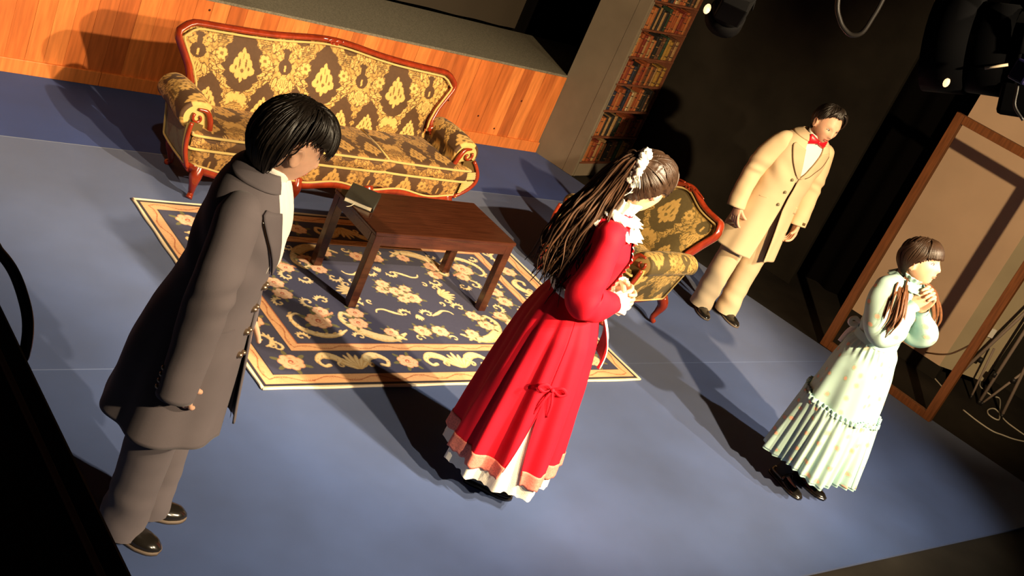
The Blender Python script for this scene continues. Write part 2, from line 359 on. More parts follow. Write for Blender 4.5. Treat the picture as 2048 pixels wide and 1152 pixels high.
# ================================================================ PATTERNS (colour attributes on real meshes)
def damask_tile():
    W, Hh = .52, .50; nx, ny = 260, 250
    x = (np.arange(nx)+.5)/nx*W; y = (np.arange(ny)+.5)/ny*Hh; X, Y = np.meshgrid(x, y)
    def wrap(cx, cy):
        dx = (X-cx+W/2) % W - W/2; dy = (Y-cy+Hh/2) % Hh - Hh/2; return dx, dy
    g = np.ones_like(X)*.72
    v = np.sin(95*X + 3.2*np.sin(38*Y)) * np.sin(80*Y + 3.0*np.sin(42*X)); g = np.where(np.abs(v) < .20, .45, g)
    rl = np.random.RandomState(12)
    def leafblob(cx, cy, rx, ry, an):
        for sx_ in (1, -1):
            dx, dy = wrap(sx_*cx, cy); ca, sa = math.cos(an), math.sin(an)*sx_; q1 = dx*ca+dy*sa; q2 = -dx*sa+dy*ca
            e = (q1/rx)**2 + (q2/ry)**2
            g[e < 1.75] = .16; g[e < 1.0] = .98; g[(e < .8) & (np.abs(q2) < ry*.10)] = .5
    for k in range(95):
        leafblob(rl.uniform(0, W/2), rl.uniform(0, Hh), rl.uniform(.014, .030), rl.uniform(.006, .012), rl.uniform(0, math.pi))
    for k in range(16):
        cx, cy, r0 = rl.uniform(0, W/2), rl.uniform(0, Hh), rl.uniform(.010, .017)
        for q in range(6): leafblob(cx+math.cos(q*1.047)*r0*.8, cy+math.sin(q*1.047)*r0*.8, r0*.5, r0*.45, q)
    def ogee(cx, cy, a, b, scal=.10, k=13):
        dx, dy = wrap(cx, cy); t = np.clip(dy/b, -1, 1)
        prof = np.where(t < 0, np.sqrt(np.clip(1-t*t, 0, 1)), np.clip(1-t, 0, 1)**.85*(1+.75*t))
        prof = prof*(1+scal*np.sin(k*t*math.pi*.5))
        return (np.abs(dx) < a*prof) & (np.abs(dy) < b)
    def flower(cx, cy, s):
        dx, dy = wrap(cx, cy); m = np.zeros_like(X, bool); d = np.zeros_like(X, bool)
        for px, py, rx, ry in [(0, .30, .26, .48), (-.33, .10, .26, .34), (.33, .10, .26, .34), (-.50, -.22, .27, .25), (.50, -.22, .27, .25), (0, -.18, .32, .34), (-.25, -.52, .16, .18), (.25, -.52, .16, .18), (0, -.66, .11, .26), (0, .78, .12, .2), (-.22, .52, .15, .2), (.22, .52, .15, .2)]:
            m |= ((dx/s-px)/rx)**2 + ((dy/s-py)/ry)**2 < 1
        for px, py, rx, ry in [(-.20, .14, .05, .26), (.20, .14, .05, .26), (0, -.26, .10, .12), (-.40, -.12, .06, .12), (.40, -.12, .06, .12), (0, .52, .03, .16)]:
            d |= ((dx/s-px)/rx)**2 + ((dy/s-py)/ry)**2 < 1
        return m, d
    def put(mask, val): g[mask] = val
    put(ogee(0, .315, .116, .165), .05); m, d = flower(0, .290, .096); put(m, .98); put(d, .35)
    # medallion with vase
    dx, dy = wrap(.26, .33); rr = np.hypot(dx, dy); put((rr < .068) & (np.sin(np.arctan2(dy, dx)*11) + 1.6 > rr/.045), .80)
    put(np.hypot(dx, dy+.006) < .042, .05); put((np.abs(dx) < .016) & (dy > .02) & (dy < .075), .05); put(np.hypot(dx/1.0, (dy-.075)/.5) < .026, .05)
    put((np.abs(dx) < .006) & (np.abs(dy+.015) < .018), .9)
    dx, dy = wrap(.26, .235); put(np.hypot(dx, dy) < .034, .98); put((np.hypot(dx, dy) < .026) & (np.abs(np.sin(dx*260)) < .35), .3)
    for c in (.165, .355):
        put(ogee(c, .085, .088, .140), .05); m, d = flower(c, .070, .076); put(m, .98); put(d, .35)
    # rosettes where the bands cross
    for c in (.13, .39):
        dx, dy = wrap(c, .335); rr = np.hypot(dx, dy); a = np.arctan2(dy, dx)
        put(rr < .030*(1+.22*np.cos(6*a)), 1.0); put(rr < .010, .4); put((rr > .034) & (rr < .038), .3)
        for s in (-1, 1):
            dx, dy = wrap(c+s*.02, .425); put((np.abs(dx-s*dy*.35) < .022) & (np.abs(dy) < .036) & (np.sin(dy*620) > 0), .30)
    dx, dy = wrap(0, .075); put((np.abs(dx) < .045) & (np.abs(dy) < .028) & (np.sin(dy*560) > .1), .34)
    dx, dy = wrap(0, .125)
    for k in range(-2, 3): put(((dx-k*.022)/.014)**2 + ((dy-abs(k)*-.012)/.026)**2 < 1, .98)
    return g, W, Hh
DAM, DW, DH = damask_tile()
PAL_SOFA = np.array([(.066, .028, .012), (.16, .09, .025), (.46, .26, .065), (.68, .415, .125)])
PAL_CHAIR = np.array([(.085, .060, .022), (.17, .12, .035), (.36, .22, .055), (.50, .31, .09)])
PAL_SIDE = np.array([(.22, .21, .12), (.17, .15, .08), (.17, .10, .05), (.20, .16, .09)])
PAL_MUTED = np.array([(.066, .030, .013), (.14, .070, .024), (.32, .165, .045), (.48, .27, .075)])
def damask_col(s, t, pal):
    i = (np.floor(s/DW*DAM.shape[1]).astype(int)) % DAM.shape[1]; j = (np.floor(t/DH*DAM.shape[0]).astype(int)) % DAM.shape[0]
    v = DAM[j, i]; k = v*3; i0 = np.clip(np.floor(k).astype(int), 0, 2); f = (k-i0)[..., None]
    return pal[i0]*(1-f) + pal[i0+1]*f
def set_col(me, cols):
    a = me.color_attributes.new('Col', 'FLOAT_COLOR', 'POINT')
    c = np.ones((len(me.vertices), 4), np.float32); c[:, :3] = cols; a.data.foreach_set('color', c.ravel())
def fab_grid(name, P, ST, pal, parent, mt=None, wrap_u=False, closed_caps=False):
    """P (nv,nu,3) positions, ST (nv,nu,2) pattern coordinates in metres"""
    nv, nu = P.shape[:2]; me = bpy.data.meshes.new(name)
    me.from_pydata(P.reshape(-1, 3).tolist(), [], grid_faces(nu, nv, wrap_u=wrap_u)); me.update()
    me.polygons.foreach_set('use_smooth', [True]*len(me.polygons))
    set_col(me, damask_col(ST[..., 0].ravel(), ST[..., 1].ravel(), pal))
    return link(name, me, mt or M['fabric'], parent)

# ================================================================ SOFA AND ARMCHAIR (one builder)
def seating(name, loc, rz, hw, hww, hseat, ncush, pal, zt, zpeak, label, cat, pcenter=0.0, step=.0042, armset=None, palseat=PAL_MUTED, legs=None, palarm=None, back=(.135, .245), ra=.086, waist=None, flare=(.03, .085)):
    """local frame: x across, -y front.  hw: half width of the back's top, hww: of its waist, hseat: half width of the seat front"""
    T = empty(name, loc, rz); tag(T, label, cat)
    palarm = palarm or pal
    FY = -.275; BYb, BYt = back                       # front plane, back plane at seat and top
    wst = waist if waist is not None else hww
    zs = .385                                               # seat height
    def halfw(z):
        return np.interp(z, [.30, .44, .50, .58, .66, .72, zt-.03], [wst+.03, wst, wst+.004, wst+.035, wst+.085 if wst+.085 < hw else hw-.006, hw-.004, hw-.012])
    def topz(u):                                            # u in -1..1 across
        a = np.abs(u); return zt + (zpeak-zt)*np.exp(-(a/.34)**2) + (.012)*(1-a**2) - .055*np.clip((a-.90)/.10, 0, 1)**2
    def backpt(u, z):
        hwz = halfw(np.minimum(z, zt-.02)); x = u*hwz; y = BYb + (BYt-BYb)*(z-.34)/(zt-.34); return x, y
    nu = int(2*hw/step); nv = int((zt-.30)/step)
    U, V = np.meshgrid(np.linspace(-1, 1, nu), np.linspace(0, 1, nv)); Z = .33 + V*(topz(U)-.018-.33)
    X, Y = backpt(U*.985, Z)
    bulge = .055*(1-np.abs(U)**6)*(np.sin(np.clip(V, 0, 1)*math.pi)**.45)
    edge_r = np.clip((1-np.abs(U))/.03, 0, 1)
    Y = Y - bulge*np.sqrt(edge_r)
    fab_grid('back_upholstery', np.stack([X, Y, Z], -1), np.stack([X+pcenter, Z-.345], -1), pal, T)
    # wooden back frame swept along the outline
    path = []
    for z in np.linspace(.44, zt-.05, 16): path.append((-halfw(z), z))
    for u in np.linspace(-.985, .985, 61): path.append((u*(hw-.006), topz(u)))
    for z in np.linspace(zt-.05, .44, 16): path.append((halfw(z), z))
    pp = smooth_path([(x, backpt(0, z)[1]-.012, z) for x, z in path], 1)
    prof = [(.028*math.cos(a)*(1+.25*math.cos(2*a)), .0195*math.sin(a)) for a in np.linspace(0, 2*math.pi, 14, endpoint=False)]
    cen = np.array([0, backpt(0, .6)[1], .55]); ups = [np.array(p)-cen for p in pp]
    bf = mk('back_frame', sweep(pp, prof, ups), M['mahogany'], T)
    # piping just inside the frame
    ip = [(x*.972, backpt(0, z)[1]-.026-.012, z-.020 if z > zt-.06 else z) for x, z in path]
    mk('piping', tube(ip, .0065, 8), M['piping'], bf)
    # carved crest and end scrolls
    cz = float(topz(np.array(0.))); cy = backpt(0, cz)[1]-.040
    for s in (-1, 1):
        sp = [(s*(.006+.030*(1-k/16)*math.cos(k*.55)+.012), cy, cz-.004+.020*(1-k/16)*math.sin(k*.55)) for k in range(15)]
        mk('carved_scroll', tube(sp, [.0075, .004], 7), M['mahogany'], bf)
        mk('carved_leaf', tube(smooth_path([(s*.045, cy, cz+.008), (s*.085, cy+.004, cz+.006), (s*.13, cy+.008, cz-.006)], 4), [.010, .003], 7, flat=.6), M['mahogany'], bf)
        mk('scroll_knob', tube([(s*(wst+.020)+s*.03*math.cos(a)*(1-.05*k), BYb+.015-.035, .455+.020*math.sin(a)) for k, a in enumerate(np.linspace(3.1, -1.6, 9))], [.016, .020], 9, round_ends=True), M['mahogany'], bf)
    mk('back_board', loft([[(-halfw(z)*.98, backpt(0, z)[1]+.008, z), (halfw(z)*.98, backpt(0, z)[1]+.008, z), (halfw(z)*.98, backpt(0, z)[1]+.022, z), (-halfw(z)*.98, backpt(0, z)[1]+.022, z)] for z in np.linspace(.20, zt-.03, 14)]), mat(name+'_backing', (.10, .06, .03), .9, .1), T)
    # seat cushions
    inner = hww - .075; cw = 2*hseat/ncush
    for k in range(ncush):
        xa, xb = -hseat + k*cw, -hseat + (k+1)*cw
        nx, ny = int(cw/step/1.1), int(.50/step/1.1)
        # closed cushion: cross-section loop (front-to-back) swept over x
        loop = []; zb, zt_ = .292, zs; r = .028
        for a in np.linspace(0, 1, ny): loop.append((FY+.02+r + a*(.40-r), zt_, 0))
        top = [(y, zt_ + .018*math.sin(math.pi*min(1, (y-FY-.02)/.44))) for y in np.linspace(BYb-.005, FY+.02+r, ny)]
        fr = [(FY+.02+r-r*math.sin(a), zt_-r+r*math.cos(a)) for a in np.linspace(.2, math.pi/2, 6)]
        fr2 = [(FY+.02-.006*math.sin(math.pi*t), zt_-r-(zt_-r-zb-.008)*t) for t in np.linspace(.05, 1, 14)]
        sec = np.array(top + fr + fr2); L = np.concatenate([[0], np.cumsum(np.linalg.norm(np.diff(sec, axis=0), axis=1))])
        us = np.linspace(0, 1, nx); PX = np.zeros((len(sec), nx, 3)); ST = np.zeros((len(sec), nx, 2))
        for i, u in enumerate(us):
            e = min(u, 1-u); sag = .013*(1-min(1, e/.06))**2
            # T-shape: narrow between the arms behind, full width in front of them
            x0 = np.where(sec[:, 0] > FY+.135, max(xa, -inner), xa); x1 = np.where(sec[:, 0] > FY+.135, min(xb, inner), xb)
            xx = x0 + (x1-x0)*u
            PX[:, i, 0] = xx; PX[:, i, 1] = sec[:, 0] + (.010*(1-min(1, e/.05))**2)*(sec[:, 1] < zt_-.02); PX[:, i, 2] = sec[:, 1] - sag*(sec[:, 1] > zb+.02)
            ST[:, i, 0] = xx + .1 + pcenter; ST[:, i, 1] = -L + .37
        cu = fab_grid('seat_cushion', PX, ST, palseat, T)
        for yy, zz in ((FY+.012, zt_-.012), (FY+.014, zb+.004)):
            mk('piping', tube(smooth_path([(xa+.004, FY+.16, zz+(.004 if zz > .35 else 0)), (xa+.003, FY+.05, zz), (xa+.022, yy, zz), ((xa+xb)/2, yy-.003, zz-.002), (xb-.022, yy, zz), (xb-.003, FY+.05, zz), (xb-.004, FY+.16, zz+(.004 if zz > .35 else 0))], 6), .0075, 8), M['piping'], cu)
        if k < ncush-1:
            mk('piping', tube([(xb, .12, zs+.006), (xb, -.1, zs+.006), (xb, FY+.03, zs-.006)], .006, 7), M['piping'], cu)
    # seat base with upholstered apron
    n = int(2*hseat/step/1.2); u = np.linspace(-1, 1, n); zz = np.linspace(.188, .298, 26); U, Zz = np.meshgrid(u, zz)
    ya = FY+.022 + .015*np.cos(Zz*60)*0 + .05*np.clip((np.abs(U)-.95)/.05, 0, 1)**2
    low = .010*np.cos(U*math.pi*2*ncush)*np.clip((.215-Zz)/.03, 0, 1)
    fab_grid('apron', np.stack([U*(hseat-.02), ya-.008*np.sin((Zz-.188)/.11*math.pi), Zz+low], -1), np.stack([U*hseat+pcenter, Zz+.1], -1), palseat, T)
    mk('seat_base', box(-hseat+.05, hseat-.05, FY+.035, BYb+.015, .175, .33, .01), mat(name+'_base', (.16, .10, .04), .9, .1), T)
    # carved wooden rail under the apron
    rp = []
    for uu in np.linspace(-1, 1, 49): rp.append((uu*(hseat-.03), FY+.020+.05*max(0, (abs(uu)-.95)/.05)**2, .170+.014*math.cos(uu*math.pi*2*ncush/1.5)))
    mk('front_rail', sweep(rp, [(-.010, -.022), (.012, -.022), (.014, .020), (-.010, .024)], (0, 0, 1)), M['mahogany'], T)
    mk('piping', tube([(p[0], p[1]-.014, p[2]+.022) for p in rp], .006, 7), M['piping'], T)
    for s in (-1, 1):
        mk('side_rail', tube([(s*(hseat-.045), FY+.04, .172), (s*(hseat-.045), 0, .176), (s*(hww-.03), BYb+.005, .18)], [.026, .022, .024], 8, flat=.7), M['mahogany'], T)
    # cabriole legs
    def leg(x, y, ox, oy, sc=1.0):
        pts = [(x, y, .185), (x+ox*.030, y+oy*.030, .135), (x+ox*.018, y+oy*.018, .075), (x+ox*.004, y+oy*.004, .030), (x+ox*.026, y+oy*.026, .006)]
        mk('leg', tube(smooth_path(pts, 5), np.array([.036, .034, .021, .0155, .019])*sc, 10), M['mahogany'], T)
    for (x, y, ox, oy) in legs: leg(x, y, ox, oy)
    # rolled arms
    AXf, AY0, AY1 = hww+.020, FY+.095, BYb+.030                  # arm centre line, front and back end
    for s in (-1, 1):
        # cross-section (outward x, z) of the upholstered roll
        ccx, ccz = .016, .447
        sec = [(-.072, .34), (-.074, .37), (-.068, .41)] + [(ccx+ra*1.12*math.cos(a), ccz+ra*math.sin(a)) for a in np.linspace(R(172), R(-100), 30)] + [(-.02, .395)]
        sec = np.array(smooth_path([(a, 0, b) for a, b in sec], 2))[:, [0, 2]]
        Lc = np.concatenate([[0], np.cumsum(np.linalg.norm(np.diff(sec, axis=0), axis=1))])
        ys = np.concatenate([[AY0-.010, AY0-.006], np.linspace(AY0, AY1, 90), [AY1+.012, AY1+.018]]); Pp = np.zeros((len(ys), len(sec), 3)); ST = np.zeros((len(ys), len(sec), 2))
        c = np.array([ccx, ccz-.01])
        for j, y in enumerate(ys):
            t = (y-AY0)/(AY1-AY0); sc = 1.0 - .10*t + .05*math.sin(math.pi*min(max(t, 0), 1))
            if j == 0 or j == len(ys)-1: sc *= .80
            if j == 1 or j == len(ys)-2: sc *= .93
            q = c + (sec-c)*sc
            Pp[j, :, 0] = s*(AXf + q[:, 0]); Pp[j, :, 1] = y; Pp[j, :, 2] = q[:, 1] + .012*math.sin(t*2.4)
            ST[j, :, 0] = y*1.0+.13+pcenter; ST[j, :, 1] = Lc+.05
        ar = fab_grid('armrest', Pp, ST, palarm, T)
        # front face of the roll: gathered fabric disc
        fv = [(s*(AXf+c[0]), AY0-.016, c[1])] + [tuple(Pp[0, i]) for i in range(len(sec))]
        mk('arm_front', (fv, [(0, i, i+1) for i in range(1, len(sec))] + [(0, len(sec), 1)]), M['piping'], ar)
        # wooden scroll on the arm front: volute, then a sweep down to the seat rail
        vol = [(s*(AXf+ccx+.004+(.010+.024*k/12)*math.cos(2.0+k*.42)*1.0), AY0-.026, ccz+(.010+.024*k/12)*math.sin(2.0+k*.42)) for k in range(13)]
        last = np.array(vol[-1]); down = smooth_path([last, (s*(AXf-.030), AY0-.030, ccz-.02), (s*(AXf-.050), AY0-.032, ccz-.065), (s*(AXf-.058), AY0-.03, .375)], 5)
        sup = mk('arm_scroll', tube(vol, [.007, .009], 8), M['mahogany'], ar)
        mk('arm_support', tube(smooth_path([(s*(AXf+.030), AY0-.022, ccz+.048), (s*(AXf-.020), AY0-.028, ccz+.040), (s*(AXf-.046), AY0-.030, ccz-.002), (s*(AXf-.058), AY0-.030, ccz-.045), (s*(AXf-.066), AY0-.028, .37)], 6), [.006, .011, .014, .013, .012], 10, flat=1.2, up=(0, 1, 0)), M['mahogany'], ar)
        fv = flare[0] if s < 0 else flare[1]
        # outer side panel: flaring out to a wooden rim at the front
        ny_, nz_ = 70, 46; A, B = np.meshgrid(np.linspace(0, 1, ny_), np.linspace(0, 1, nz_))
        Yp = FY+.045 + A*(BYb+.015-FY-.045); Zp = .175 + B*(.43-.175)
        fl = (fv*np.sin(np.clip(B, 0, 1)*math.pi)**.9+.012)*(1-A)**1.6 + .012*np.sin(A*math.pi)
        Xp = (hseat-.045)*(1-B)+(AXf+.045)*B
        fab_grid('side_panel', np.stack([s*(Xp+fl), Yp-.02*(1-A)*np.sin(B*math.pi), Zp], -1), np.stack([Yp+.2, Zp-.1], -1), PAL_SIDE if armset is None else palarm, T)
        rim = [(s*((hseat-.045)*(1-b)+(AXf+.045)*b + fv*math.sin(b*math.pi)**.9+.014), FY+.043-.02*math.sin(b*math.pi), .175+b*(.43-.175)) for b in np.linspace(0, 1, 22)]
        mk('side_rim', tube(rim, [.013, .012], 8), M['mahogany'], T)
        # pleated gusset between cushion and rim
        for k in range(13 if fv > .05 else 0):
            b = .06+k*.055; rimx, rimy, rimz = rim[int(round(b*21))]
            mk('pleat', tube([(s*(hseat-.018), FY+.030, rimz-.012+.0), (rimx-s*.010, rimy+.006, rimz)], [.0062, .0066], 7, flat=.8), M['piping'], T)
        mk('gusset', loft([[(s*(hseat-.05), FY+.05, z), (p[0]-s*.004, p[1]+.012, p[2])] for z, p in zip(np.linspace(.175, .42, 22), rim)], closed=False), mat(name+'_gusset', (.10, .06, .02), .9, .1), T)
        mk('panel_piping', tube([(s*(float((hseat-.045)*(1-b)+(AXf+.045)*b)+.008+ (fv*math.sin(b*math.pi)**.9+.012)*(1-a)**1.6 + .012*math.sin(a*math.pi)), FY+.045+a*(BYb+.015-FY-.045)-.02*(1-a)*math.sin(b*math.pi), .175+b*.255) for a, b in [(.05, t) for t in np.linspace(.95, .06, 14)] + [(t, .05) for t in np.linspace(.08, .93, 14)] + [(.95, t) for t in np.linspace(.08, .92, 12)]], .0055, 7), M['piping'], T)
    return T
seating('sofa', (3.735, 5.452, 0), 0, .938, .865, .925, 3, PAL_SOFA, .800, .842,
        'long carved mahogany sofa in gold and brown damask against the wooden riser', 'sofa', pcenter=.03, waist=.812, palseat=PAL_MUTED,
        legs=[(-.83, -.235, -.6, -.8), (.83, -.235, .6, -.8), (-.24, -.240, -.2, -1), (.24, -.240, .2, -1), (-.80, .13, -.7, .7), (.80, .13, .7, .7)])
seating('armchair', (5.315, 4.392, 0), R(-87), .362, .305, .345, 1, PAL_CHAIR, .742, .795,
        'carved mahogany armchair in olive and gold damask, beside the person in beige', 'armchair', pcenter=.0, armset=1, palseat=PAL_CHAIR, back=(.215, .385), ra=.070, waist=.285, flare=(.02, .02),
        legs=[(-.30, -.235, -.6, -.8), (.30, -.235, .6, -.8), (-.285, .235, -.5, .8), (.285, .235, .5, .8)])
# ================================================================ RUG
class Canvas:
    def __init__(s, hx, hy, px):
        s.hx, s.hy, s.px = hx, hy, px; s.nx, s.ny = int(2*hx/px), int(2*hy/px); s.a = np.zeros((s.ny, s.nx, 3))
        s.X = -hx + (np.arange(s.nx)+.5)*px; s.Y = -hy + (np.arange(s.ny)+.5)*px
    def win(s, x, y, r):
        i0 = max(0, int((x-r+s.hx)/s.px)); i1 = min(s.nx, int((x+r+s.hx)/s.px)+2); j0 = max(0, int((y-r+s.hy)/s.px)); j1 = min(s.ny, int((y+r+s.hy)/s.px)+2); return i0, i1, j0, j1
    def disc(s, x, y, r, c):
        i0, i1, j0, j1 = s.win(x, y, r)
        if i1 <= i0 or j1 <= j0: return
        m = (s.X[None, i0:i1]-x)**2 + (s.Y[j0:j1, None]-y)**2 < r*r; s.a[j0:j1, i0:i1][m] = c
    def ell(s, x, y, rx, ry, ang, c):
        i0, i1, j0, j1 = s.win(x, y, max(rx, ry))
        if i1 <= i0 or j1 <= j0: return
        dx = s.X[None, i0:i1]-x; dy = s.Y[j0:j1, None]-y; ca, sa = math.cos(ang), math.sin(ang)
        m = ((dx*ca+dy*sa)/rx)**2 + ((-dx*sa+dy*ca)/ry)**2 < 1; s.a[j0:j1, i0:i1][m] = c
    def rect(s, x0, x1, y0, y1, c):
        s.a[np.ix_((s.Y >= y0) & (s.Y <= y1), (s.X >= x0) & (s.X <= x1))] = c
    def stroke(s, pts, w, c):
        P = np.array(pts, float); d = np.concatenate([[0], np.cumsum(np.linalg.norm(np.diff(P, axis=0), axis=1))]); n = max(2, int(d[-1]/(s.px*1.2)))
        t = np.linspace(0, d[-1], n); xs = np.interp(t, d, P[:, 0]); ys = np.interp(t, d, P[:, 1]); ww = lerp_list(w if hasattr(w, '__len__') else [w, w], n)
        for x, y, r in zip(xs, ys, ww): s.disc(x, y, max(r, s.px*.6), c)
NAVY = (.038, .040, .092); NAVY2 = (.016, .014, .030); PEACH = (.76, .42, .21); PEACH2 = (.82, .46, .21); CREAM = (.88, .70, .40); CREAM2 = (.74, .50, .22); RUST = (.42, .11, .035); BRN = (.20, .07, .03)
ROSE = (.80, .36, .20); ROSEL = (.92, .60, .38); ROSED = (.60, .12, .06); LEAF = (.16, .15, .06)
RUG_HX, RUG_HY = 1.1855, .8055
cv = Canvas(RUG_HX, RUG_HY, .0019)
def inset(d, c): cv.rect(-RUG_HX+d, RUG_HX-d, -RUG_HY+d, RUG_HY-d, c)
inset(0, CREAM); inset(.012, NAVY2); inset(.028, PEACH); inset(.094, NAVY2); inset(.098, NAVY); inset(.270, NAVY2); inset(.275, PEACH); inset(.329, RUST); inset(.334, NAVY)
def vine(d, amp, per, wd):
    hx, hy = RUG_HX-d, RUG_HY-d
    for (x0, y0, x1, y1) in [(-hx, -hy, hx, -hy), (hx, -hy, hx, hy), (hx, hy, -hx, hy), (-hx, hy, -hx, -hy)]:
        L = math.hypot(x1-x0, y1-y0); n = max(1, round(L/per)); ux, uy = (x1-x0)/L, (y1-y0)/L; nx, ny = -uy, ux
        pts = []
        for k in range(n*24+1):
            t = k/(n*24); o = amp*math.sin(t*n*2*math.pi); pts.append((x0+ux*L*t+nx*o, y0+uy*L*t+ny*o))
        cv.stroke(pts, wd, RUST)
        for k in range(n*2):
            t = (k+.5)/(n*2); sg = 1 if k % 2 else -1; o = amp*math.sin(t*n*2*math.pi)
            for q in range(-3, 4):
                bx, by = x0+ux*(L*t+q*.010)+nx*o, y0+uy*(L*t+q*.010)+ny*o; ln = (.022-.003*abs(q))*amp/.02
                cv.stroke([(bx, by), (bx+ux*.006+nx*sg*ln*.9, by+uy*.006+ny*sg*ln*.9)], [.0024, .0009], RUST)
vine(.061, .017, .24, .0026); vine(.302, .013, .21, .0022)
def rose(x, y, r, ang=0.0, leaves=True):
    if leaves:
        for k in range(6):
            a = ang + k*math.pi/3 + .3; cv.ell(x+math.cos(a)*r*1.15, y+math.sin(a)*r*1.0, r*.42, r*.17, a, LEAF)
    for k in range(7):
        a = ang + k*2*math.pi/7; cv.disc(x+math.cos(a)*r*.62, y+math.sin(a)*r*.52, r*.40, ROSE)
    for k in range(7):
        a = ang + k*2*math.pi/7; cv.disc(x+math.cos(a)*r*.66, y+math.sin(a)*r*.56, r*.29, ROSEL)
    cv.disc(x, y, r*.52, ROSE)
    for k in range(5):
        a = ang+.5 + k*2*math.pi/5; cv.disc(x+math.cos(a)*r*.30, y+math.sin(a)*r*.26, r*.24, ROSEL); 
    cv.disc(x, y, r*.26, ROSED)
    cv.stroke([(x+r*.20*math.cos(a)*(a/6), y+r*.20*math.sin(a)*(a/6)) for a in np.linspace(0.5, 6.5, 14)], r*.045, ROSEL)
def scroll(x, y, a0, r0, turns, w0, mir=1, col=CREAM, tail=0.0, lobes=True):
    pts = []; n = 46
    for k in range(n+1):
        t = k/n; r = r0*(1-t)**.8*(1)+r0*.16*t; a = a0 + mir*turns*2*math.pi*t; pts.append((x+r*math.cos(a), y+r*math.sin(a)))
    cv.stroke(pts, [w0*.45, w0, w0*.85, w0*.55, w0*.5], CREAM2)
    cv.stroke([(px+.0018, py+.0026) for px, py in pts], [w0*.25, w0*.72, w0*.58, w0*.36, w0*.3], col)
    cv.disc(*pts[-1], w0*.75, CREAM2); cv.disc(pts[-1][0]+.001, pts[-1][1]+.002, w0*.55, col)
    if lobes:
        for k in range(3, 24, 4):
            px, py = pts[k]; dx, dy = px-x, py-y; d = math.hypot(dx, dy)+1e-9
            a = math.atan2(dy, dx)+mir*.7; cv.ell(px+dx/d*w0*.9, py+dy/d*w0*.9, w0*1.15, w0*.42, a, CREAM2); cv.ell(px+dx/d*w0*.9+.0015, py+dy/d*w0*.9+.0015, w0*.95, w0*.26, a, col)
def palmette(x, y, s, ang, n=7):
    for k in range(n):
        a = ang + (k-(n-1)/2)*.30; L = s*(1-.10*abs(k-(n-1)/2)); cv.ell(x+math.cos(a)*L*.55, y+math.sin(a)*L*.55, L*.55, s*.11, a, CREAM2)
        cv.ell(x+math.cos(a)*L*.57, y+math.sin(a)*L*.57, L*.50, s*.060, a, CREAM)
def band_motif(x, y, ux, uy):
    nx, ny = -uy, ux; A = math.atan2(uy, ux)
    for s in (-1, 1):
        # acanthus arm: from the foot of the palmette up and out, curling back in at the end
        def P(a, b): return (x+ux*s*a+nx*b, y+uy*s*a+ny*b)
        arm = smooth_path([(*P(.010, -.052), 0), (*P(.05, -.020), 0), (*P(.09, .034), 0), (*P(.150, .050), 0), (*P(.192, .012), 0), (*P(.176, -.030), 0), (*P(.145, -.024), 0)], 8)
        arm = [(p[0], p[1]) for p in arm]
        cv.stroke(arm, [.007, .015, .025, .027, .016, .010, .011], CREAM2); cv.stroke([(p[0]+.002, p[1]+.003) for p in arm], [.004, .010, .018, .019, .010, .006, .007], CREAM)
        for k in range(14, len(arm)-14, 5):
            cv.stroke([arm[k], (arm[k][0]+ux*s*.006-nx*.012, arm[k][1]+uy*s*.006-ny*.012)], [.002, .001], RUST)
        cx, cy = P(.078, -.026)
        scroll(cx, cy, A + (math.pi if s > 0 else 0), .030, .9, .008, mir=-s, lobes=False)
        for q in range(4):
            px, py = P(.055+.012*q, .004-.012*q); cv.ell(px, py, .010, .005, A+s*.8, CREAM2)
    palmette(x-nx*.056, y-ny*.056, .118, math.atan2(ny, nx))
BY_ = .620; BX_ = 1.000
for sx in (-1, 1):
    for sy in (-1, 1):
        rose(sx*(BX_-.045), sy*BY_, .066, .3); rose(sx*.31, sy*BY_, .058, .9)
        for cx, cy, ux, uy in ((sx*.62, sy*BY_, 1, 0),): band_motif(cx, cy, sy*-1, 0)
        rose(sx*BX_, sy*.29, .056, 1.3)
        scroll(sx*(BX_+.02), sy*.44, R(90)*sy, .055, .8, .013, mir=sx*sy); scroll(sx*(BX_-.03), sy*.50, R(-90)*sy, .035, .8, .009, mir=-sx*sy, lobes=False)
for sy in (-1, 1): band_motif(0, sy*BY_, -sy, 0)
for sx in (-1, 1): band_motif(sx*BX_, 0, 0, sx)
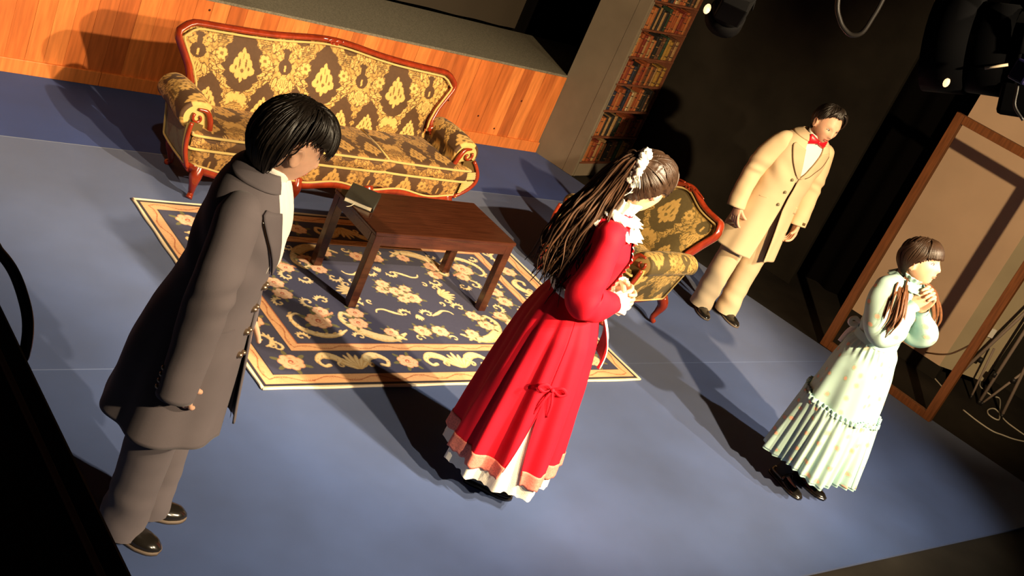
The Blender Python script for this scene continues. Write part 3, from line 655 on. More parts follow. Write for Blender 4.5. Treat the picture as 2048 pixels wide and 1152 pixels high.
# the field
for sx in (-1, 1):
    for sy in (-1, 1):
        # corner C-scroll with roses
        bigp = smooth_path([(sx*.18, sy*.385, 0), (sx*.27, sy*.43, 0), (sx*.37, sy*.415, 0), (sx*.46, sy*.345, 0), (sx*.50, sy*.27, 0), (sx*.47, sy*.21, 0), (sx*.43, sy*.235, 0)], 8); bigp = [(p[0], p[1]) for p in bigp]
        cv.stroke(bigp, [.007, .020, .033, .033, .022, .012, .013], CREAM2); cv.stroke([(p[0]+.002, p[1]+.004) for p in bigp], [.004, .013, .024, .024, .014, .007, .008], CREAM)
        for k in range(4, len(bigp)-10, 4):
            px, py = bigp[k]; cv.ell(px-sx*.006, py+sy*.018, .020, .008, sx*sy*-.5, CREAM2); cv.ell(px-sx*.006, py+sy*.016, .014, .004, sx*sy*-.5, CREAM)
        p2 = smooth_path([(sx*.52, sy*.36, 0), (sx*.60, sy*.405, 0), (sx*.70, sy*.40, 0), (sx*.775, sy*.34, 0), (sx*.785, sy*.26, 0), (sx*.74, sy*.225, 0), (sx*.71, sy*.255, 0)], 8); p2 = [(p[0], p[1]) for p in p2]
        cv.stroke(p2, [.005, .013, .020, .020, .014, .008, .009], CREAM2); cv.stroke([(p[0]+.002, p[1]+.003) for p in p2], [.003, .008, .014, .014, .008, .005, .006], CREAM)
        for k in range(4, len(p2)-10, 4):
            px, py = p2[k]; cv.ell(px+sx*.004, py-sy*.016, .016, .006, sx*sy*.6, CREAM2)
        scroll(sx*.615, sy*.12, R(90)*sy, .042, .85, .010, mir=-sx*sy); scroll(sx*.78, sy*.13, R(-60)*sy, .036, .85, .009, mir=sx*sy)
        scroll(sx*.47, sy*.415, 0 if sx > 0 else math.pi, .032, .8, .008, mir=-sx*sy); scroll(sx*.11, sy*.425, math.pi if sx > 0 else 0, .030, .8, .007, mir=sx*sy, lobes=False)
        rose(sx*.64, sy*.285, .070, .2); rose(sx*.585, sy*.20, .046, 1.2); rose(sx*.415, sy*.295, .052, .8); rose(sx*.385, sy*.205, .048, 1.7); rose(sx*.262, sy*.375, .042, .1)
        scroll(sx*.335, sy*.13, R(180) if sx > 0 else 0, .040, .8, .010, mir=sx*sy); scroll(sx*.52, sy*.10, 0 if sx > 0 else R(180), .038, .8, .010, mir=-sx*sy); scroll(sx*.80, sy*.42, R(200) if sx > 0 else R(-20), .034, .8, .009, mir=sx*sy)
        for q in range(4): cv.ell(sx*(.53+.022*q), sy*(.215+.010*q), .016, .007, sx*sy*.8, ROSE)
        rose(sx*.058, sy*.358, .052, .5*sx)
        rose(sx*.725, sy*.050, .054, .9*sy)
        # inner ring of S-scrolls
        scroll(sx*.075, sy*.200, (math.pi if sx > 0 else 0), .036, .85, .009, mir=sx*sy)
        s3 = smooth_path([(sx*.10, sy*.215, 0), (sx*.15, sy*.19, 0), (sx*.195, sy*.165, 0), (sx*.235, sy*.172, 0), (sx*.25, sy*.195, 0)], 6)
        cv.stroke([(p[0], p[1]) for p in s3], [.005, .011, .009, .006, .004], CREAM2); cv.stroke([(p[0]+.001, p[1]+.002) for p in s3], [.003, .007, .006, .004, .003], CREAM)
        scroll(sx*.29, sy*.062, R(-90)*sy, .030, .85, .008, mir=sx*sy); scroll(sx*.235, sy*.095, R(90)*sy, .022, .8, .006, mir=-sx*sy, lobes=False)
for sx in (-1, 1): palmette(sx*.275, 0, .105, 0 if sx > 0 else math.pi, 7)
for sy in (-1, 1): palmette(0, sy*.205, .055, R(90)*sy, 5)
for rx, ry, rr, a in [(-.085, .025, .040, .2), (-.050, .085, .042, 1.0), (.0, .01, .050, .5), (.070, -.045, .056, 1.4), (.0, -.065, .036, .1), (.075, .045, .036, 2.)]: rose(rx, ry, rr, a)
step = .0034; nx, ny = int(2*RUG_HX/step), int(2*RUG_HY/step)
gx = np.linspace(-RUG_HX, RUG_HX, nx); gy = np.linspace(-RUG_HY, RUG_HY, ny); GX, GY = np.meshgrid(gx, gy)
ii = np.clip(((GX+RUG_HX)/cv.px).astype(int), 1, cv.nx-2); jj = np.clip(((GY+RUG_HY)/cv.px).astype(int), 1, cv.ny-2)
acc = (cv.a[jj, ii]*2 + cv.a[jj, ii+1] + cv.a[jj+1, ii] + cv.a[jj, ii-1] + cv.a[jj-1, ii])/6
rugT = empty('rug', (3.7415, 4.3235, 0)); tag(rugT, 'navy floral rug with peach borders and roses under the coffee table', 'rug')
me = bpy.data.meshes.new('pile')
zz = .009 + .0007*np.sin(GX*5)*np.cos(GY*7)
me.from_pydata(np.stack([GX, GY, zz], -1).reshape(-1, 3).tolist(), [], grid_faces(nx, ny)); me.update(); set_col(me, acc.reshape(-1, 3))
link('pile', me, M['rugmat'], rugT)
mk('backing', box(-RUG_HX, RUG_HX, -RUG_HY, RUG_HY, .0005, .0075), M['rug_edge'], rugT, smooth=False)
for a, b in (((-RUG_HX, -RUG_HY), (RUG_HX, -RUG_HY)), ((RUG_HX, -RUG_HY), (RUG_HX, RUG_HY)), ((RUG_HX, RUG_HY), (-RUG_HX, RUG_HY)), ((-RUG_HX, RUG_HY), (-RUG_HX, -RUG_HY))):
    n = 60; pts = [(a[0]+(b[0]-a[0])*t+.002*math.sin(t*40), a[1]+(b[1]-a[1])*t+.002*math.sin(t*33), .0065) for t in np.linspace(0, 1, n)]
    mk('binding', tube(pts, .0066, 8), M['rug_edge'], rugT)

# ================================================================ COFFEE TABLE, BOOK
TT = empty('coffee_table', (3.788, 4.383, .0095)); tag(TT, 'dark brown wooden coffee table with square legs standing on the floral rug', 'table')
zt0 = .4405
mk('table_top', box(-.460, .460, -.221, .221, zt0-.022, zt0, .006), M['table_wood'], TT, smooth=False)
for s in (-1, 1):
    mk('apron_rail', box(-.405, .405, s*.205-.011, s*.205+.011, zt0-.075, zt0-.0225), M['table_wood'], TT, smooth=False)
    mk('apron_rail', box(s*.440-.011, s*.440+.011, -.17, .17, zt0-.075, zt0-.0225), M['table_wood'], TT, smooth=False)
    for t in (-1, 1):
        cx, cy = s*.428, t*.196
        mk('leg', box(cx-.024, cx+.024, cy-.022, cy+.022, 0, zt0-.0225, .003), M['table_wood'], TT, smooth=False)
BK = empty('book', (3.424, 4.492, .4503), R(-40.5)); tag(BK, 'closed black book with cream pages lying on the coffee table', 'book')
mk('pages', box(-.074, .073, -.103, .103, .003, .027, .001), M['ivory'], BK, smooth=False)
mk('cover', box(-.078, .076, -.108, .108, .0265, .0305, .001), M['dark_leather'], BK, smooth=False)
mk('cover', box(-.078, .076, -.108, .108, .0, .0035, .001), M['dark_leather'], BK, smooth=False)
mk('spine', tube([(.076, -.106, .0152), (.076, .106, .0152)], .0150, 10, flat=.35, up=(0, 0, 1)), M['dark_leather'], BK)
mk('ribbon', sweep(smooth_path([(-.02, -.095, .010), (-.03, -.125, .003), (-.04, -.145, .0012), (-.05, -.16, .0012)], 4), [(-.003, 0), (.003, 0), (.003, .0008), (-.003, .0008)], (0, 0, 1)), M['ivory'], BK)
# ================================================================ PEOPLE: toolkit (local frame: +x forward, +y left, z up)
M['skin'] = mat('skin', (.73, .42, .28), .5, .35, var=.08, vscale=25, sss=.12)
M['lip'] = mat('lip', (.52, .16, .11), .45, .35)
M['eye_white'] = mat('eye_white', (.75, .70, .64), .25, .5)
M['iris'] = mat('dark_iris', (.015, .008, .005), .15, .6)
M['hair_black'] = mat('black_hair', (.014, .009, .006), .46, .62, var=.3, vscale=60, bump=.15, bscale=300)
M['hair_brown'] = mat('dark_brown_hair', (.034, .017, .009), .42, .45, var=.3, vscale=60, bump=.15, bscale=300)
M['hair_chestnut'] = mat('chestnut_hair', (.13, .050, .020), .45, .4, var=.3, vscale=60, bump=.15, bscale=300)
M['ponytail'] = mat('brown_ponytail', (.045, .020, .009), .6, .22, var=.45, vscale=25)
M['suit_dark'] = mat('charcoal_wool', (.128, .108, .118), .85, .2, var=.10, vscale=6, bump=.15, bscale=700, sheen=.1)
M['suit_dark2'] = mat('charcoal_wool_lapel', (.115, .098, .108), .8, .25, var=.08, vscale=6, bump=.15, bscale=700)
M['suit_beige'] = mat('beige_wool', (.66, .50, .31), .8, .2, var=.06, vscale=5, bump=.12, bscale=700)
M['suit_beige2'] = mat('beige_wool_lapel', (.60, .45, .28), .8, .2, var=.06, vscale=5, bump=.12, bscale=700)
M['beige_seam'] = mat('dark_seam', (.12, .07, .03), .8, .2)
M['leather'] = mat('black_leather', (.012, .010, .008), .22, .55, coat=.3)
M['sole'] = mat('shoe_sole', (.16, .12, .09), .6, .3)
M['red'] = mat('red_cotton', (.62, .006, .022), .75, .2, var=.08, vscale=9, bump=.15, bscale=500)
M['pink_lace'] = mat('pink_lace', (.74, .22, .17), .8, .2, var=.22, vscale=150, bump=.3, bscale=300)
M['satin_red'] = mat('red_satin', (.62, .008, .02), .35, .5)
M['brass'] = mat('brass_button', (.42, .30, .20), .3, .5, metal=.85)
M['darkbutton'] = mat('horn_button', (.20, .17, .10), .35, .5)
M['lace'] = mat('white_lace', (.86, .82, .72), .8, .2, bump=.5, bscale=260)
M['stocking'] = mat('black_stocking', (.010, .008, .007), .7, .3)

def flower_print():
    m = bpy.data.materials.new('pale_blue_floral_cotton'); m.use_nodes = True; N = m.node_tree.nodes; L = m.node_tree.links
    b = N['Principled BSDF']; b.inputs['Roughness'].default_value = .8; b.inputs['Specular IOR Level'].default_value = .2
    tc = N.new('ShaderNodeTexCoord'); at = N.new('ShaderNodeAttribute'); at.attribute_name = 'PC'
    def vor(sc, thr, soft):
        v = N.new('ShaderNodeTexVoronoi'); v.voronoi_dimensions = '2D'; v.inputs['Scale'].default_value = sc; v.inputs['Randomness'].default_value = .7; L.new(at.outputs['Vector'], v.inputs['Vector'])
        r = N.new('ShaderNodeMapRange'); r.inputs[1].default_value = thr+soft; r.inputs[2].default_value = thr; L.new(v.outputs['Distance'], r.inputs[0]); return r.outputs[0]
    n = N.new('ShaderNodeTexNoise'); n.inputs['Scale'].default_value = 90; L.new(tc.outputs['Object'], n.inputs['Vector'])
    def mix(f, a, c):
        x = N.new('ShaderNodeMix'); x.data_type = 'RGBA'; L.new(f, x.inputs[0]); x.inputs[7].default_value = (*c, 1)
        if isinstance(a, tuple): x.inputs[6].default_value = (*a, 1)
        else: L.new(a, x.inputs[6])
        return x.outputs[2]
    g = vor(12, .17, .04); r = vor(12, .10, .03)
    mg = N.new('ShaderNodeMath'); mg.operation = 'MULTIPLY'; L.new(g, mg.inputs[0]); L.new(n.outputs['Fac'], mg.inputs[1])
    c = mix(mg.outputs[0], (.38, .56, .53), (.28, .44, .28)); mr = N.new('ShaderNodeMath'); mr.operation = 'MULTIPLY'; mr.inputs[1].default_value = .75; L.new(r, mr.inputs[0])
    c = mix(mr.outputs[0], c, (.80, .36, .24)); L.new(c, b.inputs['Base Color'])
    nb = N.new('ShaderNodeTexNoise'); nb.inputs['Scale'].default_value = 500; L.new(tc.outputs['Object'], nb.inputs['Vector']); bp = N.new('ShaderNodeBump'); bp.inputs['Strength'].default_value = .12; bp.inputs['Distance'].default_value = .004
    L.new(nb.outputs['Fac'], bp.inputs['Height']); L.new(bp.outputs[0], b.inputs['Normal']); return m
M['floral'] = flower_print()
M['pale_trim'] = mat('pale_blue_trim', (.33, .52, .50), .8, .2, bump=.3, bscale=400)

def hrot(yaw, pitch, roll=0.0): return rotz(R(yaw)) @ roty(R(pitch)) @ rotx(R(roll))      # pitch > 0 looks down
def g(x, c, s): return np.exp(-((x-c)/s)**2)
def head_vf(c, Rm, sc=1.0, nu=56, nv=44):
    th = np.arange(nu)*2*math.pi/nu; rings = []
    for k in range(nv+1):
        e = -math.pi/2 + math.pi*k/nv; ce, se = max(math.cos(e), .03), math.sin(e)
        dx, dy = ce*np.cos(th), ce*np.sin(th); x = dx*.096; y = dy*.076; z = np.full(nu, se*.1125)
        low = np.clip(-z/.1125, 0, 1); hi = np.clip(z/.1125, 0, 1)
        y = y*(1-.30*low**1.5); x = np.where(x > 0, x*(1-.10*low**2), x*(1-.42*low**1.1)*(1+.06*hi))
        x = x + .012*low**1.5
        fr = np.clip(x/.06, 0, 1)
        ay = np.abs(y)
        x = x + fr*(.021*g(y, 0, .0105)*np.clip((.028-z)/.055, 0, 1)*np.where(z < -.030, g(z, -.030, .010), 1)
                    + .006*g(ay, .011, .007)*g(z, -.030, .009)
                    - .009*g(ay, .031, .016)*g(z, .006, .013) + .004*g(z, .024, .010)*g(ay, .028, .03)
                    + .004*g(ay, .042, .018)*g(z, -.022, .018)
                    + .0065*g(z, -.053, .006)*g(y, 0, .021) + .0065*g(z, -.066, .006)*g(y, 0, .018) - .002*g(z, -.0595, .003)*g(y, 0, .02)
                    + .009*g(z, -.094, .013)*g(y, 0, .022))
        rings.append(np.stack([x, y, z], 1)*sc @ Rm.T + np.array(c))
    return loft(rings)
def limb(pts, rad, n=14, k=5, flat=1.0, up=None): return tube(smooth_path(pts, k), rad, n, flat=flat, up=up)
def disp_tube(path, rad, n=22, flat=1.0, up=None, fn=None, cap=False):
    v, f = tube(path, rad, n, flat=flat, up=up, cap=cap); P = np.array(path); m = len(P)
    if fn is not None:
        v = v.reshape(m, n, 3); ang = np.arange(n)*2*math.pi/n
        for i in range(m):
            s = 1 + fn(i/(m-1), ang); v[i] = P[i] + (v[i]-P[i])*s[:, None]
        v = v.reshape(-1, 3)
    return v, f
def unit(v): v = np.array(v, float); return v/np.linalg.norm(v)
def hand(wrist, u, nrm, side, curls, spread=1.0, thumb=(.75, .55, .35), sc=1.0):
    """returns palm pieces (for the remeshed body) and finger tubes; side = -1 right hand, +1 left hand"""
    u = unit(u); nrm = np.array(nrm, float); nrm = unit(nrm - u*(nrm@u)); t = np.cross(u, nrm)*(1 if side < 0 else -1); w0 = np.array(wrist, float)
    rings = []; ang = np.arange(14)*2*math.pi/14
    for d, wd, th, off in [(-.02, .026, .019, 0), (.0, .028, .018, 0), (.025, .036, .017, .003), (.055, .040, .015, .001), (.082, .039, .012, 0), (.092, .034, .008, 0)]:
        rings.append(w0 + u*d*sc + t*off + sc*(np.cos(ang)[:, None]*t*wd + np.sin(ang)[:, None]*nrm*th))
    palm = loft(rings); fingers = []; nails = []
    def chain(root, d, lens, cv_, rad):
        d = unit(d); ax = np.cross(d, nrm); ax = unit(ax); pts = [root]; p = root
        for L_, c in zip(lens, cv_):
            a = R(c); d = d*math.cos(a) + np.cross(ax, d)*math.sin(a); d = unit(d); p = p + d*L_*sc; pts.append(p)
        fingers.append(tube(smooth_path(pts, 4), np.array(rad)*sc, 9, round_ends=True))
        nn = unit(np.cross(d, ax)); nails.append((p - d*.004 , d, ax, -nn if (nn @ nrm) > 0 else nn))
    for i, (off, ln) in enumerate(zip((.028, .0095, -.0095, -.027), (.074, .082, .076, .060))):
        c = curls[i]; d = u + t*off*3.0*spread*.6
        chain(w0 + u*.074*sc + t*off*sc, d, (.016*1, ln*.44, ln*.30, ln*.26), (c[0]*.3, c[0]*.7, c[1], c[2]), (.0095, .0092, .0086, .0080, .0070))
    dth = u*thumb[0] + t*thumb[1] + nrm*thumb[2]
    chain(w0 + u*.022*sc + t*.022*sc, dth, (.034, .032, .026), (5, 14, 14), (.0125, .0112, .0100, .0085))
    return [palm], fingers
def body(name, parts, fingers, voxel=.0055):
    mb = MB()
    for p in parts: mb.add(*p)
    o = mb.build(name, M['skin'])
    m = o.modifiers.new('r', 'REMESH'); m.mode = 'VOXEL'; m.voxel_size = voxel; m.use_smooth_shade = True
    s = o.modifiers.new('s', 'SMOOTH'); s.factor = .5; s.iterations = 1
    modifier_apply(o)
    me = o.data; v = np.empty(len(me.vertices)*3); me.vertices.foreach_get('co', v); fs = [tuple(p.vertices) for p in me.polygons]
    mb2 = MB().add(v.reshape(-1, 3), fs)
    for q in fingers: mb2.add(*q)
    new = mb2.mesh(name); new.materials.append(M['skin']); o.data = new; bpy.data.meshes.remove(me)
    return o
def ring_el(c, a, b, n=20): ang = np.arange(n)*2*math.pi/n; return np.stack([c[0]+a*np.cos(ang), c[1]+b*np.sin(ang), np.full(n, c[2])], 1)
def ears(c, Rm, sc=1.0):
    out = []
    for s in (-1, 1):
        Re = Rm @ rotz(s*R(-22)) @ rotx(s*R(8))
        out.append(ellipsoid(np.array(c)+Rm @ (np.array((-.008, s*.077, -.012))*sc), np.array((.017, .009, .030))*sc, 12, 8, Re))
        rim = [np.array(c)+Rm @ (np.array((-.008+.016*math.cos(a), s*(.083+.003*math.sin(a)), -.010+.030*math.sin(a)))*sc) for a in np.linspace(-1.3, 4.0, 14)]
        out.append(tube(rim, [.0045, .0055, .004], 7, round_ends=True))
    return out
def face(o, c, Rm, sc=1.0, lids=.0, brow=M['hair_black'], mouth_open=0.0):
    """eyes, brows and lips: children of the body"""
    def T(x, y, z): return np.array(c)+Rm @ (np.array((x, y, z))*sc)
    def surf(y, z):     # approximate face front depth
        zz = z/.1125; base = .096*math.sqrt(max(0, 1-zz*zz-(y/.076)**2))*(1-.10*max(0, -zz)**2)+.012*max(0, -zz)**1.5; return base
    for s in (-1, 1):
        ye = s*.031; ze = .006; xe = surf(ye, ze)-.0075
        mk('eye', ellipsoid(T(xe-.005, ye, ze), np.array((.0095, .0135, .0062))*sc, 14, 8, Rm @ rotz(R(s*16))), M['eye_white'], o)
        mk('iris', ellipsoid(T(xe+.0028, ye-s*.001, ze-.001), np.array((.0028, .0056, .0056))*sc, 12, 6, Rm @ rotz(R(s*14))), M['iris'], o)
        lid = [T(xe+.0012-.0035*(abs(t)**2)*(1 if t*s > 0 else .4), ye+.0150*t, ze+.0052*(1-t*t)-.0015*t*s*0+.0004-lids*.004) for t in np.linspace(-1, 1, 9)]
        mk('eyelid', tube(lid, [.0012, .0022, .0016], 6), brow, o)
        br = [T(surf(ye+.018*t, .026)-.004-.004*(t*s > 0)*abs(t), ye+.020*t+s*.002, .025+.0035*(1-t*t)-.001*t*s) for t in np.linspace(-1, 1, 9)]
        mk('eyebrow', tube(br, [.0016, .0030, .0022, .0012], 6, flat=.6), brow, o)
    for zc, hh in ((-.0545, .0038), (-.0645-.006*mouth_open, .0046)):
        lp = [T(surf(.020*t, zc)+.0045-.0105*abs(t)**2.2, .0205*t, zc+(-.002+.002*math.cos(t*5))*(zc > -.06)+(.003*abs(t)**2)*(zc < -.06)) for t in np.linspace(-1, 1, 13)]
        mk('lip', tube(lp, [.0012, hh, hh*1.1, hh, .0012], 8), M['lip'], o)
    if mouth_open > 0:
        mk('mouth', ellipsoid(T(surf(0, -.06)+.0045, 0, -.0598), np.array((.003, .013, .0022+.003*mouth_open))*sc, 12, 6, Rm), M['iris'], o)

class Shell:
    """garment surface: rows of (z, cx, cy, a, b); theta 0 is the front, +90 the left side"""
    def __init__(s, rows, n=2.35, fn=None):
        rows = sorted(rows); s.z = np.array([r[0] for r in rows]); s.r = np.array([r[1:] for r in rows]); s.n = n; s.fn = fn
        zz = np.linspace(s.z[0], s.z[-1], 240); d = np.stack([np.interp(zz, s.z, s.r[:, k]) for k in range(4)], 1)
        ker = np.hanning(17); ker /= ker.sum(); pad = 8
        d2 = np.stack([np.convolve(np.pad(d[:, k], pad, mode='reflect', reflect_type='odd'), ker, 'valid') for k in range(4)], 1)
        s.zz, s.d = zz, d2
    def pt(s, th, z, off=0.0):
        th = np.asarray(th, float); z = np.asarray(z, float); th, z = np.broadcast_arrays(th, z)
        cx, cy, a, b = [np.interp(z, s.zz, s.d[:, k]) for k in range(4)]
        c, sn = np.cos(th), np.sin(th); p = 2/s.n
        ux = np.sign(c)*np.abs(c)**p; uy = np.sign(sn)*np.abs(sn)**p
        e = off + (s.fn(th, z) if s.fn is not None else 0)
        return np.stack([cx + ux*(a+e), cy + uy*(b+e), z + 0*th], -1)
    def sheet(s, z0, z1, nz, g0, g1, nth, off=0.0, zfn=None):
        """from z0 (top) to z1 (hem); theta from g0(z) to 2pi-g1(z)"""
        rows = []
        for k in range(nz):
            z = z0 + (z1-z0)*k/(nz-1); a0 = g0(z) if callable(g0) else g0; a1 = g1(z) if callable(g1) else g1
            th = np.linspace(a0, 2*math.pi-a1, nth); zz = np.full(nth, z)
            if zfn is not None: zz = zz + zfn(th, (z0-z)/(z0-z1))
            rows.append(s.pt(th, zz, off))
        return loft(rows, closed=False)
    def patch(s, fn, nu, nv, off):
        """fn(u,v)->(theta,z), u,v in 0..1"""
        rows = []
        for j in range(nv):
            tz = [fn(i/(nu-1), j/(nv-1)) for i in range(nu)]; o = off(j/(nv-1)) if callable(off) else off
            rows.append(s.pt([q[0] for q in tz], [q[1] for q in tz], o))
        return loft(rows, closed=False)
def shoe(parent, heel, toe, style='oxford', w=.043, h=.075, name='shoe'):
    heel = np.array([*heel, 0.]); toe = np.array([*toe, 0.]); L = np.linalg.norm(toe-heel); d = (toe-heel)/L; s = np.array([-d[1], d[0], 0])
    def prof(t):  # half width along length
        return w*np.interp(t, [0, .04, .18, .38, .55, .72, .88, .96, 1], [.40, .62, .74, .72, .88, 1.0, .82, .52, .22])
    rings = []; sole = []; ang = np.linspace(0, math.pi, 13)
    for t in np.concatenate([[0, .015], np.linspace(.05, .95, 18), [.985, 1]]):
        hh = np.interp(t, [0, .04, .25, .40, .55, .75, .92, 1], [h*.45, h*.80, h*.95, h*.88, h*.66, h*.56, h*.46, h*.22]); ww = prof(t); c = heel+d*L*t
        rings.append([c + s*ww*math.cos(a)*(1.0) + np.array([0, 0, .012 + (hh-.012)*math.sin(a)**.8]) for a in ang])
        sole.append([c + s*(ww+.004)*q + np.array([0, 0, z]) for q, z in ((1, .0), (1, .013), (-1, .013), (-1, .0))])
    o = mk(name, loft(rings), M['leather'], parent); mk('sole', loft(sole), M['sole'] if style != 'girl' else M['leather'], o)
    mk('heel_block', prism([tuple((heel+d*L*t+s*prof(t)*q)[:2]) for t, q in ((.02, .9), (.28, 1), (.28, -1), (.02, -.9))], 0, .022), M['sole'] if style != 'girl' else M['leather'], o, smooth=False)
    if style == 'oxford':
        for t in (.42, .47, .52, .57):
            hh = np.interp(t, [.40, .55, .75], [h*.88, h*.66, h*.56])+.001; c = heel+d*L*t
            mk('lace', tube([c+s*.014+[0, 0, hh-.002], c+[0, 0, hh+.002], c-s*.014+[0, 0, hh-.002]], .0022, 6), M['leather'], o)
        c = heel+d*L*.60; mk('toe_seam', tube([c+s*.038*q+np.array([0, 0, .018+(h*.62-.018)*math.sqrt(max(0, 1-q*q))]) + d*.012*(1-q*q) for q in np.linspace(-.95, .95, 13)], .0016, 6), M['leather'], o)
    if style == 'girl':
        c = heel+d*L*.45; mk('strap', tube([c+s*.036*math.cos(a)+np.array([0, 0, .02+.050*math.sin(a)]) for a in np.linspace(.1, math.pi-.1, 11)], .0075, 8, flat=.35), M['leather'], o)
    return o
def lock(path, w, flat=.5, n=7, k=4): return tube(smooth_path(path, k), w, n, flat=flat)
class Scalp:
    def __init__(s, c, Rm, sc=1.0, grow=.0): s.c = np.array(c); s.R = Rm; s.sc = sc; s.g = grow
    def p(s, az, el, off=0.0):
        a, e = R(az), R(el); r = np.array((.098+off, .078+off, .1145+off))*1.0; low = max(0, -math.sin(e))
        x = r[0]*math.cos(e)*math.cos(a); y = r[1]*math.cos(e)*math.sin(a)*(1-.15*low); z = r[2]*math.sin(e)
        if x < 0: x *= (1-.25*low)
        return s.c + s.R @ (np.array((x, y, z))*s.sc)
def cap_shell(sc, lim, off, n=150, m=40, poles=((-.25, 0, 1),), amp=.0016, seed=0, edge=.35, jag=4.0):
    """hair mass: skull from the crown to the hairline lim(az), with fine ridges that run to the gathering point(s)"""
    rs = np.random.RandomState(seed); ks = [19, 31, 47, 71]; ph = rs.uniform(0, 6.28, (len(poles), 4)); jz = rs.normal(0, 1, n)*jag
    frames = []
    for D in poles:
        D = unit(D); u = unit(np.cross(D, (.13, .9, .3))); frames.append((D, u, np.cross(D, u)))
    def ridge(az, el):
        a, e = R(az), R(el); d = np.array((math.cos(e)*math.cos(a), math.cos(e)*math.sin(a), math.sin(e)))
        k = int(np.argmax([d @ fr[0] for fr in frames])); D, u, v_ = frames[k]; q = math.atan2(d @ v_, d @ u); w_ = min(1, math.hypot(d @ u, d @ v_)*2)
        return w_*amp*sum(math.sin(kk*q+p_)*(1-.12*i) for i, (kk, p_) in enumerate(zip(ks, ph[k])))
    o = off if callable(off) else (lambda az, t: off*(1-edge*t**8))
    v = [sc.p(0, 90, o(0, 0))]; f = []
    for j in range(1, m+1):
        for i in range(n):
            az = -180+360*i/n; L = lim(az)+jz[i]*(j == m); el = 90 + (L-90)*j/m; v.append(sc.p(az, el, o(az, j/m)+ridge(az, el)))
    for i in range(n): f.append((0, 1+i, 1+(i+1) % n))
    for j in range(m-1):
        for i in range(n): a = 1+j*n+i; b = 1+j*n+(i+1) % n; f.append((a, a+n, b+n, b))
    # inner rim so the edge has thickness
    base = len(v); 
    for i in range(n): az = -180+360*i/n; v.append(sc.p(az, lim(az)+6, .0))
    for i in range(n): a = 1+(m-1)*n+i; b = 1+(m-1)*n+(i+1) % n; f.append((a, base+i, base+(i+1) % n, b))
    return v, f
def torso_parts(J):
    sh = J['shR'], J['shL']; cz = (sh[0][2]+sh[1][2])/2; cx = (sh[0][0]+sh[1][0])/2; px, pz = J['pelvis'][0], J['pelvis'][2]
    rows = [(pz-.10, px, .07, .10), (pz, px, .085, .118), (pz+.10, px, .075, .105), ((pz+cz)/2, (px+cx)/2, .08, .115), (cz-.10, cx, .095, .135), (cz-.02, cx-.005, .080, .130), (cz+.03, cx-.005, .055, .080), (cz+.05, cx, .045, .05)]
    parts = [loft([ring_el((x, 0, z), a, b) for z, x, a, b in rows])]
    hc = np.array(J['head']); nb = np.array((cx-.005, 0, cz+.02)); parts.append(limb([nb, nb*.4+hc*.6-np.array((.02, 0, .05)), hc-np.array((.018, 0, .03))], [.058, .050, .052]))
    for s in 'RL':
        parts.append(limb([J['sh'+s], J['el'+s], J['wr'+s]], [.046, .042, .036, .032, .024], 12))
        parts.append(limb([np.array(J['hip'+s])*np.array((1, .75, 1)), J['kn'+s], J['an'+s]], [.075, .065, .050, .048, .034], 14))
        an = np.array(J['an'+s]); fd = np.array(J['ft'+s]); parts.append(limb([an-fd*.02-np.array((0, 0, .025)), an+fd*.05-np.array((0, 0, .045)), an+fd*.11-np.array((0, 0, .052))], [.026, .020, .014], 10))
    return parts
def trouser_leg(pts, rad, side, seed=0, hem_break=.05):
    rr = np.random.RandomState(seed); ph = rr.uniform(0, 6, 6)
    path = smooth_path(pts, 14)
    def fn(t, ang):
        w = .05*np.exp(-((t-.93)/.06)**2)*np.sin(ang*2+ph[0]+t*40) + .035*np.exp(-((t-.86)/.07)**2)*np.sin(ang+ph[1]+t*60)
        return w + .025*np.sin(ang*2+ph[2]+t*9)*t + .03*np.exp(-((t-.5)/.12)**2)*np.sin(t*55+ang+ph[3])*.6
    return disp_tube(path, rad, 26, fn=fn, up=(1, 0, 0), cap=False)
def sleeve(pts, rad, seed=0, elbow=.5, amp=1.0, n=26, flat=1.0, k=12):
    rr = np.random.RandomState(seed); ph = rr.uniform(0, 6, 8); path = smooth_path(pts, k)
    def fn(t, ang):
        w = .075*np.exp(-((t-elbow)/.13)**2)*np.sin(t*44+3.0*np.sin(ang+ph[0]))*(.5+.5*np.cos(ang-ph[4]))**2 + .045*np.sin(ang*2+ph[1]+t*9) + .03*np.sin(ang*3+ph[5]-t*13) + .035*np.exp(-((t-.18)/.08)**2)*np.sin(ang*2+t*40+ph[2]) + .02*np.sin(t*46+ang*1+ph[3])*np.clip(t-.3, 0, 1)
        return amp*w
    return disp_tube(path, rad, n, fn=fn, flat=flat, cap=False)
def cuff_cap(pts, r, m, parent, name='cuff_lining'):
    """dark inside of a sleeve end"""
    p = np.array(pts[-1]); d = unit(np.array(pts[-1])-np.array(pts[-2])); return mk(name, tube([p-d*.03, p-d*.012], r*.95, 16), m, parent)
